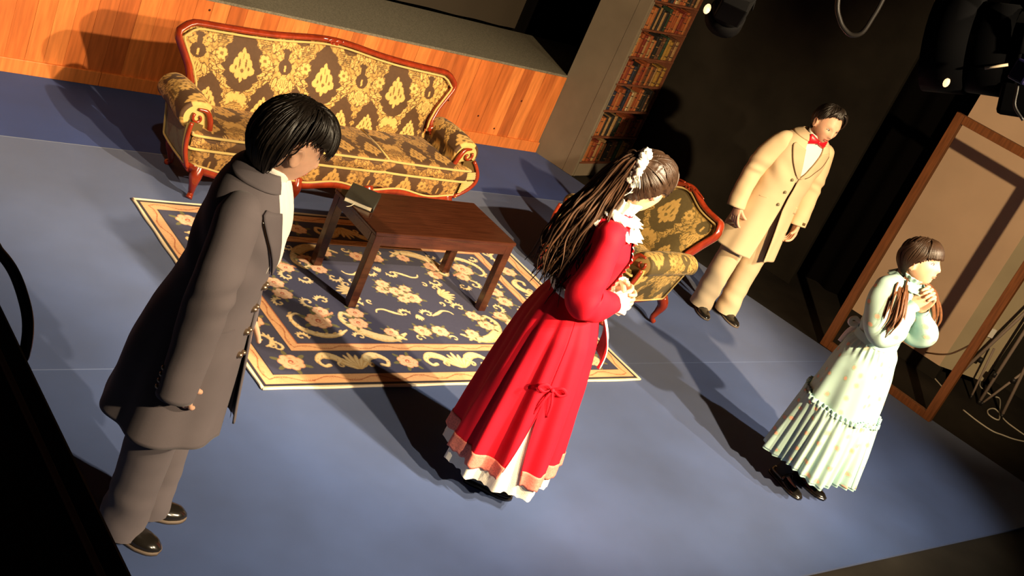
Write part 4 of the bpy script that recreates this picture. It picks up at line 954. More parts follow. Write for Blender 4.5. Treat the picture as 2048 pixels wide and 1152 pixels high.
# ================================================================ PEOPLE
FY_ = np.array((1., 0, 0))
def frock_coat(P, rows, hem, zclose, gL, gR, mt, mlap, lining, sleeves, buttons, bmat, fold, pockets=True, vopen=.60, ztop=1.385, seam=None):
    sh = Shell(rows, 2.35, fold)
    def gl(z): return gL(z) if z < zclose else .03+(z-zclose)/(ztop-zclose)*vopen
    def gr(z): return gR(z) if z < zclose else .03+(z-zclose)/(ztop-zclose)*vopen
    coat = mk('coat', sh.sheet(ztop, hem, 80, gl, gr, 120), mt, P); solidify(coat, .007); modifier_apply(coat)
    mk('coat_lining', sh.sheet(zclose-.05, hem+.012, 40, lambda z: gl(z)+.02, lambda z: gr(z)+.02, 80, off=-.011), lining, coat)
    for s in (1, -1):
        gg = gl if s > 0 else gr
        zn = ztop-.085
        def lap(u, v, s=s, gg=gg):
            z = zclose-.012 + (zn-zclose+.012)*v; wd = .02+.62*v**.8 if v < .93 else .64-.12*(v-.93)/.07; return s*(gg(max(z, zclose))-.02+wd*u*1.0), z + .035*u*(v > .5)*(v-.5)
        lp = mk('lapel', sh.patch(lap, 9, 22, lambda v: .010), mlap, coat); solidify(lp, .005); modifier_apply(lp)
        # dark slit under the outer lapel edge
        if seam is not None:
            mk('lapel_edge', tube([sh.pt(s*(gg(z)+.0+(.02+.62*v**.8)), z+.035*(v-.5)*(v > .5), .009) for v, z in [(v, zclose-.012+(zn-zclose+.012)*v) for v in np.linspace(.08, .9, 16)]], .0032, 6), seam, coat)
    def col(u, v):
        th = (gl(ztop-.06)+.06) + (2*math.pi-gl(ztop-.06)-gr(ztop-.06)-.12)*u; fb = math.sin(u*math.pi); return th, ztop+.014*fb+.002 - (.038-.004*fb)*v
    cl = mk('collar', sh.patch(col, 50, 7, lambda v: .003+.008*math.sin(min(1, v*1.3)*math.pi*.6)), mlap, coat); solidify(cl, .006); modifier_apply(cl)
    for sd, pts, rad in sleeves:
        sl = mk('sleeve', sleeve(pts, rad, seed=3 if sd < 0 else 8, elbow=.52), mt, coat); solidify(sl, .005); modifier_apply(sl)
        cuff_cap(smooth_path(pts, 12), rad[-1], lining, sl)
        if buttons.get('cuff'):
            pth = smooth_path(pts, 12); d = unit(np.array(pth[-1])-np.array(pth[-4])); back = unit(np.array((-1, sd*.55, 0)) - d*(np.array((-1, sd*.55, 0))@d))
            for k in range(4):
                mk('cuff_button', ellipsoid(np.array(pth[-1])-d*(.028+.022*k)+back*(rad[-1]+.002), (.0085, .0085, .0085), 12, 8), bmat, sl)
    for z in buttons['front']:
        th = -(gr(z)+.16)
        p = sh.pt(th, z, .006); q = sh.pt(th, z, .012); nrm = unit(q-p+1e-9)
        mk('button', tube([p, p+nrm*.006], .0105, 12, round_ends=True), bmat, coat)
        if buttons.get('twin'):
            p2 = sh.pt(th+.11, z+.001, .007); mk('button', tube([p2, p2+nrm*.006], .0085, 12, round_ends=True), bmat, coat)
    if pockets:
        for s in (-1, 1):
            pf = mk('pocket_flap', sh.patch(lambda u, v: (s*(.70+.40*u), .905-.05*v-.01*u), 10, 5, .006), mt, coat); solidify(pf, .004); modifier_apply(pf)
            mk('pocket_seam', tube([sh.pt(s*(.70+.40*u), .907-.01*u, .007) for u in np.linspace(0, 1, 10)], .002, 6), mlap, coat)
    # back and side seams
    for th in (math.pi, 1.9, -1.9):
        mk('seam', tube([sh.pt(th, z, .001) for z in np.linspace(ztop-.06, hem+.01, 30)], .0016, 5), mlap, coat)
    return coat, sh
def shirt_front(P, sh, zt, zb, w, parent_name='shirt'):
    st = mk(parent_name, sh.patch(lambda u, v: (-w+2*w*u, zb+(zt-zb)*v), 20, 24, -.009), M['white_cloth'], P); return st
def stand_collar(P, c, a, b, z0, z1, tilt=.01, gap=.25, m=None, name='shirt_collar'):
    rows = []
    for z in np.linspace(z0, z1, 5):
        th = np.linspace(gap, 2*math.pi-gap, 34); rows.append(np.stack([c[0]+a*np.cos(th)+tilt*(z-z0)/(z1-z0), c[1]+b*np.sin(th), z - .012*np.cos(th)], 1))
    o = mk(name, loft(rows, closed=False), m or M['white_cloth'], P); solidify(o, .004, 1); modifier_apply(o); return o
def place(o, x, y, head): o.location = (x, y, 0); o.rotation_euler = (0, 0, R(head))
rr = np.random.RandomState(5)

# ---------------------------------------------------------------- 1. person in the charcoal frock coat
def man_dark():
    J = dict(pelvis=(-.03, 0, .86), shR=(-.015, -.150, 1.295), shL=(-.015, .150, 1.295), elR=(-.010, -.215, 1.02), elL=(.01, .215, 1.03), wrR=(-.010, -.240, .785), wrL=(.06, .22, .80),
             hipR=(-.03, -.08, .84), hipL=(-.03, .08, .84), knR=(-.05, -.085, .46), knL=(-.03, .085, .46), anR=(-.068, -.060, .075), anL=(-.030, .070, .075), ftR=unit((.98, -.2, 0)), ftL=unit((.95, .3, 0)), head=(.040, 0, 1.476))
    Rm = hrot(30, 14, 0); hc = np.array(J['head'])
    hr, fr = hand(J['wrR'], (.12, .05, -1), (.1, 1, .1), -1, [(16, 24, 20), (18, 26, 22), (20, 28, 24), (24, 30, 26)], thumb=(.9, .25, .3)); hl, fl = hand(J['wrL'], (.12, .0, -1), (.1, -1, .1), 1, [(24, 28, 20)]*4)
    P = body('person', torso_parts(J) + [head_vf(hc, Rm)] + ears(hc, Rm) + hr + hl, fr+fl)
    tag(P, 'person in a long charcoal frock coat standing at the left, turned towards the table', 'person'); face(P, hc, Rm)
    rows = [(1.395, -.012, 0, .058, .064), (1.365, -.018, 0, .075, .105), (1.335, -.02, 0, .094, .150), (1.295, -.02, 0, .108, .176), (1.20, -.015, 0, .120, .184), (1.05, -.02, 0, .122, .176), (.95, -.034, 0, .130, .172), (.85, -.045, 0, .148, .180), (.70, -.052, 0, .170, .198), (.56, -.050, 0, .180, .216), (.490, -.052, 0, .190, .226)]
    def fold(th, z):
        t = np.clip((1.0-z)/.52, 0, 1); return .012*t*np.sin(th*4+1.2)+.010*t*np.sin(th*7+.4) + .006*np.exp(-((z-1.15)/.08)**2)*np.sin(th*5+z*30)
    coat, sh = frock_coat(P, rows, .490, 1.075, lambda z: .02+.10*(1.075-z), lambda z: .03+.30*(1.075-z), M['suit_dark'], M['suit_dark2'], M['stocking'],
        [(-1, [(-.015, -.095, 1.290), (-.014, -.162, 1.286), (-.012, -.216, 1.13), (-.012, -.234, 1.02), (-.012, -.246, .88), (-.012, -.250, .700)], [.030, .064, .072, .068, .061, .058]),
         (1, [(-.015, .095, 1.290), (-.015, .162, 1.286), (-.02, .208, 1.13), (.0, .220, 1.02), (.03, .225, .88), (.06, .222, .74)], [.030, .064, .072, .068, .061, .058])],
        dict(front=[1.035, .955, .875, .795], twin=True, cuff=True), M['brass'], fold, seam=M['iris'])
    shirt_front(P, sh, 1.385, 1.02, .72)
    stand_collar(P, (.005, 0), .054, .056, 1.365, 1.410, .012)
    def ruff(u, v): return (-.62+1.24*u)*(1-.45*(1-v)), 1.09+.285*v
    rows_ = []
    for j in range(30):
        v = j/29; tz = [ruff(i/39, v) for i in range(40)]
        rows_.append(np.array([sh.pt(t_, z_, .004+.016*math.exp(-((i/39-.5)/.22)**2)*math.sin(math.pi*min(1, .15+v*.85))+.0035*math.sin(i*1.1+v*5)) for i, (t_, z_) in enumerate(tz)]))
    cr = mk('cravat', loft(rows_, closed=False), M['white_cloth'], P); solidify(cr, .003); modifier_apply(cr)
    tr = mk('trousers', trouser_leg([(-.035, -.078, .90), (-.045, -.085, .66), (-.055, -.083, .46), (-.058, -.068, .26), (-.064, -.062, .022)], [.100, .092, .082, .078, .080], -1, 2), M['suit_dark'], P)
    mk('trouser_leg', trouser_leg([(-.035, .078, .90), (-.04, .085, .66), (-.035, .085, .46), (-.025, .078, .26), (-.022, .072, .022)], [.100, .092, .082, .078, .080], 1, 4), M['suit_dark'], tr)
    for kn in 'RL': mk('sock', limb([np.array(J['an'+kn])+np.array((0, 0, .10)), np.array(J['an'+kn]), np.array(J['an'+kn])-np.array((-.01, 0, .035))], [.048, .044, .046], 14), M['stocking'], P)
    shoe(P, (-.150, -.040), (.088, -.100), w=.046, h=.082); shoe(P, (-.110, .045), (.116, .118), w=.046, h=.082)
    # hair: rounded bowl cut, longer at the nape
    S = Scalp(hc, Rm)
    def lim(az):
        a = abs(az); return float(np.interp(a, [0, 25, 50, 66, 78, 100, 118, 135, 160, 180], [18, 18, 19, 24, 30, 26, -20, -48, -56, -56]))
    def off(az, t): return .020+.014*math.sin(min(1, t*1.05)*math.pi)**.7 + .006*(abs(az) > 110) + (.008 if abs(az) < 60 else 0)*t - (.016*t**5 if 60 <= abs(az) <= 115 else 0)
    H = MB().add(*cap_shell(S, lim, off, seed=2, jag=3.5, amp=.0018))
    for i in range(190):
        az = -180+360*(i+rr.uniform(-.4, .4))/190; L = lim(az)+rr.uniform(-9, 3); st = rr.uniform(50, 80); sw = rr.uniform(-6, 10)
        pts = [S.p(az+sw+6*(1-t), st+(L-st)*t, off(az, (90-(st+(L-st)*t))/(90-lim(az)))+.0012) for t in (0, .3, .6, .85)] + [S.p(az, L-3, off(az, 1)*.75)]
        H.add(*lock(pts, [.002, .0045, .005, .0045, .0012], .5, n=5))
    H.build('hair', M['hair_black'], P); place(P, 1.76, 2.78, -38); return P
man_dark()

# ---------------------------------------------------------------- 2. person in the beige frock coat
def man_beige():
    lean = lambda z: .055*np.clip((np.asarray(z)-.85)/.5, 0, 1.3)
    J = dict(pelvis=(0, 0, .86), shR=(.045, -.148, 1.285), shL=(.045, .148, 1.285), elR=(.0, -.222, 1.03), elL=(.02, .222, 1.03), wrR=(.035, -.238, .800), wrL=(.07, .225, .80),
             hipR=(0, -.08, .84), hipL=(0, .08, .84), knR=(.0, -.085, .46), knL=(.005, .09, .46), anR=(-.01, -.095, .075), anL=(.0, .105, .075), ftR=unit((1, -.15, 0)), ftL=unit((1, .10, 0)), head=(.118, .010, 1.468))
    Rm = hrot(0, 12, 0); hc = np.array(J['head'])
    hr, fr = hand(J['wrR'], (.22, .06, -1), (-.15, 1, .05), -1, [(14, 20, 16), (16, 22, 18), (18, 24, 20), (22, 26, 20)], thumb=(.9, .3, .3)); hl, fl = hand(J['wrL'], (.2, .0, -1), (-.1, -1, .1), 1, [(24, 28, 20)]*4)
    P = body('person', torso_parts(J) + [head_vf(hc, Rm)] + ears(hc, Rm) + hr + hl, fr+fl)
    tag(P, 'person in a beige frock coat and red bow tie standing before the black wall', 'person'); face(P, hc, Rm, mouth_open=.5, lids=.5)
    rows = [(1.385, .062, 0, .058, .064), (1.355, .050, 0, .075, .105), (1.325, .045, 0, .092, .150), (1.285, .042, 0, .106, .174), (1.20, .036, 0, .120, .182), (1.05, .022, 0, .120, .172), (.95, .012, 0, .122, .166), (.85, .005, 0, .132, .172), (.70, .0, 0, .148, .186), (.56, -.004, 0, .160, .200), (.495, -.006, 0, .166, .206)]
    def fold(th, z):
        t = np.clip((1.0-z)/.50, 0, 1); return .009*t*np.sin(th*4+2.2)+.006*t*np.sin(th*7+.9) + .005*np.exp(-((z-1.1)/.08)**2)*np.sin(th*5+z*34)
    coat, sh = frock_coat(P, rows, .495, 1.105, lambda z: .02+.05*(1.105-z)+.55*max(0, .86-z), lambda z: .03+.03*(1.105-z)+.42*max(0, .86-z), M['suit_beige'], M['suit_beige2'], M['beige_seam'],
        [(-1, [(.045, -.092, 1.280), (.040, -.158, 1.277), (.012, -.210, 1.13), (-.006, -.228, 1.02), (.008, -.242, .89), (.034, -.248, .765)], [.030, .062, .069, .065, .059, .057]),
         (1, [(.045, .092, 1.280), (.045, .158, 1.277), (.025, .208, 1.13), (.018, .224, 1.02), (.045, .232, .89), (.072, .230, .775)], [.030, .062, .069, .065, .059, .057])],
        dict(front=[1.075, .985, .895]), M['darkbutton'], fold, ztop=1.372, vopen=.44, seam=M['beige_seam'])
    shirt_front(P, sh, 1.375, 1.06, .70)
    mk('waistcoat', sh.patch(lambda u, v: ((-.34+.68*u)*(1-.0*v), 1.07+.11*v*abs(2*u-1)), 16, 10, -.004), M['suit_beige2'], P)
    stand_collar(P, (.080, 0), .053, .055, 1.352, 1.395, .012)
    bt = MB(); bz = 1.352; bx = .146
    for s in (-1, 1):
        rows_ = []
        for t in np.linspace(0, 1, 9):
            y = s*(.006+.062*t); hgt = .010+.026*t**.7-.006*(t > .95); dep = .009+.006*math.sin(t*math.pi)
            rows_.append([(bx-.25*abs(y)+dep*math.cos(a), y, bz+hgt*math.sin(a)*(1+.12*math.cos(3*a))) for a in np.linspace(0, 2*math.pi, 14, endpoint=False)])
        bt.add(*loft(rows_))
    bo = bt.build('bow_tie', M['satin_red'], P); mk('knot', ellipsoid((bx+.004, 0, bz), (.012, .012, .015), 12, 8), M['satin_red'], bo)
    tr = mk('trousers', trouser_leg([(.0, -.078, .90), (.0, -.085, .66), (.005, -.088, .46), (-.005, -.092, .26), (-.005, -.098, .028)], [.098, .090, .080, .076, .078], -1, 11), M['suit_beige'], P)
    mk('trouser_leg', trouser_leg([(.0, .078, .90), (.0, .085, .66), (.008, .092, .46), (.0, .100, .26), (.003, .108, .028)], [.098, .090, .080, .076, .078], 1, 14), M['suit_beige'], tr)
    for kn in 'RL': mk('sock', limb([np.array(J['an'+kn])+np.array((0, 0, .10)), np.array(J['an'+kn]), np.array(J['an'+kn])-np.array((-.01, 0, .035))], [.048, .044, .046], 14), M['stocking'], P)
    shoe(P, (-.085, -.085), (.165, -.125), w=.043, h=.078); shoe(P, (-.080, .098), (.172, .125), w=.043, h=.078)
    S = Scalp(hc, Rm)
    def lim(az):
        a = abs(az); return float(np.interp(a, [0, 25, 45, 60, 72, 84, 102, 120, 160, 180], [50, 50, 46, 34, 16, 12, 6, -24, -42, -42]))
    def off(az, t): return .013+.010*math.sin(min(1, t*1.05)*math.pi)**.7
    H = MB().add(*cap_shell(S, lim, off, seed=5, jag=3.0))
    for i in range(150):
        az = -180+360*(i+rr.uniform(-.4, .4))/150; L = lim(az)+rr.uniform(-5, 3)
        if abs(az) < 70: pts = [S.p(az, L-1, .004), S.p(az+10, L+12, .020), S.p(az+22, L+24, .026), S.p(az+40, L+32, .022), S.p(az+55, L+30, .016)]
        else:
            st = rr.uniform(45, 75); pts = [S.p(az, st+(L-st)*t, off(az, (90-(st+(L-st)*t))/(90-lim(az)))+.001) for t in (0, .35, .7)] + [S.p(az, L-3, .006)]
        H.add(*lock(pts, [.002, .0045, .0048, .003, .001], .5, n=5))
    for k in range(16): H.add(*lock([S.p(10+k*1.5, 60, .020), S.p(26+k*2, 52, .030), S.p(42+k*2, 38, .027), S.p(52+k*1.8, 22-k*.6, .016), S.p(56+k*1.6, 10, .006)], [.003, .006, .006, .004, .001], .5, n=5))
    H.build('hair', M['hair_black'], P); place(P, 6.318, 4.265, -108); return P
man_beige()

# ---------------------------------------------------------------- 3. person in the red dress
def woman_red():
    J = dict(pelvis=(-.01, 0, .86), shR=(.0, -.140, 1.275), shL=(.0, .140, 1.275), elR=(-.005, -.205, 1.015), elL=(.02, .205, 1.01), wrR=(.165, -.075, 1.005), wrL=(.175, .075, 1.01),
             hipR=(-.01, -.08, .84), hipL=(-.01, .08, .84), knR=(-.01, -.085, .46), knL=(-.01, .085, .46), anR=(-.03, -.085, .075), anL=(-.02, .085, .075), ftR=unit((1, -.15, 0)), ftL=unit((1, .15, 0)), head=(.062, .004, 1.474))
    Rm = hrot(38, 20, -4); hc = np.array(J['head'])
    hr, fr = hand(J['wrR'], (.55, .75, .18), (-.6, .35, -.3), -1, [(30, 35, 25), (32, 36, 26), (34, 38, 28), (36, 40, 30)], thumb=(.8, .4, .3)); hl, fl = hand(J['wrL'], (.45, -.8, .05), (-.75, -.3, .0), 1, [(30, 34, 24)]*4)
    P = body('person', torso_parts(J) + [head_vf(hc, Rm)] + ears(hc, Rm) + hr + hl, fr+fl)
    tag(P, 'person in a long red dress with a brown ponytail, hands joined at the waist', 'person'); face(P, hc, Rm)
    # bodice
    rows = [(1.352, .0, 0, .062, .072), (1.325, -.002, 0, .078, .110), (1.295, -.004, 0, .092, .142), (1.25, .0, 0, .106, .156), (1.18, .008, 0, .124, .156), (1.08, .004, 0, .110, .138), (.985, -.004, 0, .094, .122), (.955, -.006, 0, .098, .126)]
    bo = Shell(rows, 2.25, lambda th, z: .004*np.sin(th*6+z*20)*np.exp(-((z-1.02)/.06)**2))
    bd = mk('bodice', bo.sheet(1.352, .962, 50, 0, 0, 90), M['red'], P)
    # front lace placket
    for s in (-1, 1):
        v = []; pl = Shell(rows, 2.25)
        rows_ = [];
        for k, z in enumerate(np.linspace(1.34, .985, 60)):
            th = np.linspace(.0, .34, 8); rows_.append(pl.pt(s*th, z, .006+.010*(th/.34)*np.abs(np.sin(k*.8+s))))
        lp = mk('lace_placket', loft(rows_, closed=False), M['lace'], bd)
    # high ruffled lace collar
    for q, (z0, z1, a, fl_) in enumerate([(1.335, 1.405, .058, .016), (1.350, 1.325, .066, .040), (1.330, 1.275, .080, .052)]):
        rows_ = []
        for t in np.linspace(0, 1, 7):
            th = np.linspace(0, 2*math.pi, 121)[:-1]; r = a+fl_*t + .011*t*np.sin(th*17+q)
            rows_.append(np.stack([.006+.012*(z0-1.3)/.1*t+r*np.cos(th)*1.0, (r+.010)*np.sin(th), np.full(120, z0+(z1-z0)*t)+.004*np.sin(th*17+q+1)*t-.014*np.cos(th)*(1 if q else .6)], 1))
        cl = mk('lace_collar', loft(rows_, False, False), M['lace'], P); solidify(cl, .003); modifier_apply(cl)
    # sleeves: full at the elbow, gathered into a white cuff
    for sd in (-1, 1):
        el = np.array(J['elR' if sd < 0 else 'elL']); wr = np.array(J['wrR' if sd < 0 else 'wrL']); fd = unit(wr-el)
        pts = [(.0, sd*.098, 1.300), (-.004, sd*.150, 1.262), (-.010, sd*.188, 1.15), tuple(el+np.array((-.008, sd*.004, .015))), tuple(el+fd*.075+np.array((0, 0, -.012))), tuple(wr-fd*.035)]
        sl = mk('sleeve', sleeve(pts, [.040, .062, .058, .062, .074, .066, .038], seed=21+sd, elbow=.62, amp=1.25, n=30), M['red'], P)
        rows_ = []
        for t in np.linspace(0, 1, 6):
            ang = np.linspace(0, 2*math.pi, 49)[:-1]; r = .034+.010*t+.005*t*np.sin(ang*9); u = unit(np.cross(fd, (0, 0, 1))); w_ = np.cross(u, fd); c = wr-fd*(.040-.045*t)
            rows_.append(c+np.outer(r*np.cos(ang), u)+np.outer(r*np.sin(ang), w_))
        cf = mk('lace_cuff', loft(rows_, False, False), M['lace'], sl); solidify(cf, .003); modifier_apply(cf)
    # white belt
    blt = Shell([(.995, -.004, 0, .098, .126), (.955, -.006, 0, .101, .130)], 2.25); be = mk('belt', blt.sheet(.992, .958, 4, 0, 0, 70, .003), M['white_cloth'], P); solidify(be, .003); modifier_apply(be)
    # overskirt with pleats and a slit at the right side; white petticoat beneath
    srow = [(.965, -.006, 0, .099, .128), (.90, -.004, 0, .128, .160), (.80, .0, 0, .160, .188), (.60, .004, 0, .192, .214), (.35, .006, 0, .222, .238), (.10, .008, 0, .246, .256)]
    def pleat(th, z):
        t = np.clip((.965-z)/.80, 0, 1); return t**.8*(.019*np.sin(th*11+.8*np.sin(th*3)) + .014*np.sin(th*5+1.0) + .006*np.sin(th*23+z*4))
    sk = Shell(srow, 2.1, pleat); C = -R(84)
    def gap(z): return .004+.19*np.clip((.50-z)/.34, 0, 1)**1.25
    def around(shell, z0, z1, nz, gp, nth, off=0., zf=None):
        rows_ = []
        for k in range(nz):
            z = z0+(z1-z0)*k/(nz-1); th = np.linspace(C+gp(z), C+2*math.pi-gp(z), nth); zz = np.full(nth, z)+(zf(th, k/(nz-1)) if zf else 0); rows_.append(shell.pt(th, zz, off))
        return loft(rows_, closed=False)
    ov = mk('skirt', around(sk, .965, .205, 90, gap, 260), M['red'], P); solidify(ov, .004); modifier_apply(ov)
    ln = mk('lace_band', around(sk, .232, .165, 8, lambda z: gap(z)+.004, 260, .0045, lambda th, t: .004*np.sin(th*40)*t), M['pink_lace'], ov); solidify(ln, .003); modifier_apply(ln)
    scal = lambda th, t: .007*np.abs(np.sin(th*21))*t
    pc = mk('petticoat', around(Shell(srow, 2.1, lambda th, z: pleat(th, z)*.9), .60, .100, 50, lambda z: 0.0, 260, -.007, scal), M['lace'], P)
    # tied bow at the top of the slit
    bp = sk.pt(C+.05, .615, .010); nb = unit(bp*np.array((1, 1, 0))); tn = np.cross((0, 0, 1), nb); bw = MB()
    for s in (-1, 1):
        bw.add(*tube(smooth_path([bp, bp+tn*s*.035+np.array((0, 0, .022))+nb*.012, bp+tn*s*.060+nb*.010, bp+tn*s*.034+np.array((0, 0, -.014))+nb*.010, bp], 5), [.005, .008, .006], 8, flat=.35))
        bw.add(*tube(smooth_path([bp+nb*.004, bp+tn*s*.020+np.array((0, 0, -.06))+nb*.012, bp+tn*s*.030+np.array((0, 0, -.125))+nb*.006], 5), [.005, .006, .004], 7, flat=.4))
    bw.add(*ellipsoid(bp+nb*.006, (.010, .010, .010), 10, 6)); bw.build('ribbon_bow', M['red'], ov)
    for s in (-1, 1): mk('slit_edge', tube([sk.pt(C+s*(gap(z)+.003), z, .004) for z in np.linspace(.60, .21, 40)], .0028, 6), M['red'], ov)
    # white sash ends hanging in front
    ap = Shell([(q[0], q[1], q[2], q[3]+.006, q[4]+.006) for q in srow], 2.1, pleat)
    sa = mk('sash', ap.patch(lambda u, v: (-.38+.70*u, .965-.25*v-.03*math.sin(u*math.pi)), 22, 14, lambda v: .004+.040*math.sin(v*math.pi*.75)), M['lace'], P); solidify(sa, .003); modifier_apply(sa)
    shoe(P, (-.10, -.075), (.120, -.105), 'girl', .038, .065); shoe(P, (-.09, .08), (.13, .105), 'girl', .038, .065)
    # hair: swept back into a ponytail high at the back of the head
    S = Scalp(hc, Rm); G = S.p(178, 22, .020)
    def lim(az): return float(np.interp(abs(az), [0, 25, 50, 70, 90, 110, 140, 180], [34, 28, 14, 4, 2, -20, -40, -44]))
    def off(az, t): return .016+.012*math.sin(min(1, t*1.05)*math.pi)**.7
    H = MB().add(*cap_shell(S, lim, off, seed=8, jag=2.0, poles=((-1, 0, .40),), amp=.0020))
    for i in range(200):
        az = -172+344*(i+rr.uniform(-.4, .4))/200; L = lim(az)+rr.uniform(-3, 10); sg = 1 if az >= 0 else -1
        e2 = 22; a2 = 178*sg; pu = 16*math.cos(R(az*.5)); fb = (1 if abs(az) < 90 else .2)
        pts = [S.p(az, L, .006)]
        for t in (.2, .42, .65, .85):
            ee = L+(e2-L)*t+pu*2.2*math.sin(t*math.pi)*fb; aa = az+(a2-az)*t; pts.append(S.p(aa, ee, off(aa, min(1, (90-ee)/(90-lim(aa))))+.001))
        pts.append(G+rr.uniform(-.006, .006, 3)); H.add(*lock(pts, [.0015, .004, .0045, .0045, .003], .5, n=5))
    for i in range(60):
        az = -46+92*i/59+rr.uniform(-2, 2); H.add(*lock([S.p(az*.6, 60, .026), S.p(az*.85, 44, .032), S.p(az*1.05+6, 26, .026), S.p(az*1.12+8, 13+rr.uniform(-5, 4), .014)], [.003, .006, .0055, .0015], .5, n=5))
    hair = H.build('hair', M['hair_brown'], P)
    TL = MB()
    core = smooth_path([G+np.array((-.01, -.004, 0)), G+np.array((-.040, -.008, -.020)), (-.074, -.022, 1.36), (-.100, -.040, 1.26), (-.118, -.052, 1.15), (-.126, -.060, 1.075)], 6)
    TL.add(*disp_tube(core, [.016, .034, .044, .048, .044, .020], 40, fn=lambda t, ang: .06*np.sin(ang*13+t*5)+.05*np.sin(ang*7-t*4)+.04*np.sin(ang*19+t*9), cap=True))
    for i in range(380):
        j = rr.normal(0, 1, 3)*.0165; w = rr.uniform(.28, .55); en = rr.normal(0, 1, 3)*np.array((.022, .030, .035)); wig = rr.uniform(0, 6); 
        base = [G+j*.5, G+np.array((-.030, -.004, -.012))+j*1.0, np.array((-.072, -.020, 1.37))+j*1.9, np.array((-.100, -.040, 1.26))+j*2.5, np.array((-.118, -.052, 1.15))+j*2.6, np.array((-.128, -.060, 1.055))+j*2.4+en]
        pts = smooth_path(base, 5); pts = [p+np.array((.0045*math.sin(k*.8+wig+i*.07), .0045*math.cos(k*.75+wig), 0))*min(1, k/6) for k, p in enumerate(pts)]
        TL.add(*tube(pts, np.array([.006, .011, .012, .012, .011, .003])*w, 5, flat=.6))
    TL.build('ponytail', M['ponytail'], hair)
    # white ruffled ribbon
    rb_ = MB()
    for k in range(17):
        v_, f_ = ellipsoid((0, 0, 0), (.019+.004*math.sin(k*2.3), .017, .016), 14, 9); v_ = np.array(v_); d_ = np.linalg.norm(v_, axis=1); v_ = v_*(1+.22*np.sin(v_[:, 0]*420+k)*np.sin(v_[:, 2]*380+2*k))[:, None]
        rb_.add(v_ @ (rotz(k*.7) @ roty(k*.5)).T + G + np.array((.002+.010*math.sin(k*2.1), -.036+.008*math.cos(k*1.7), .054-.0085*k)), f_)
    rbo = rb_.build('hair_ribbon', M['lace'], hair)
    for k in range(4): mk('ribbon_tail', tube(smooth_path([G+np.array((-.01, -.035, -.01)), G+np.array((.006*k, -.052-.004*k, -.05)), G+np.array((.010+.010*k, -.050, -.10)), G+np.array((-.006+.005*k, -.040, -.135+.015*k))], 5), [.0026, .0026], 6), M['lace'], rbo)
    place(P, 3.346, 2.868, -36); return P
woman_red()

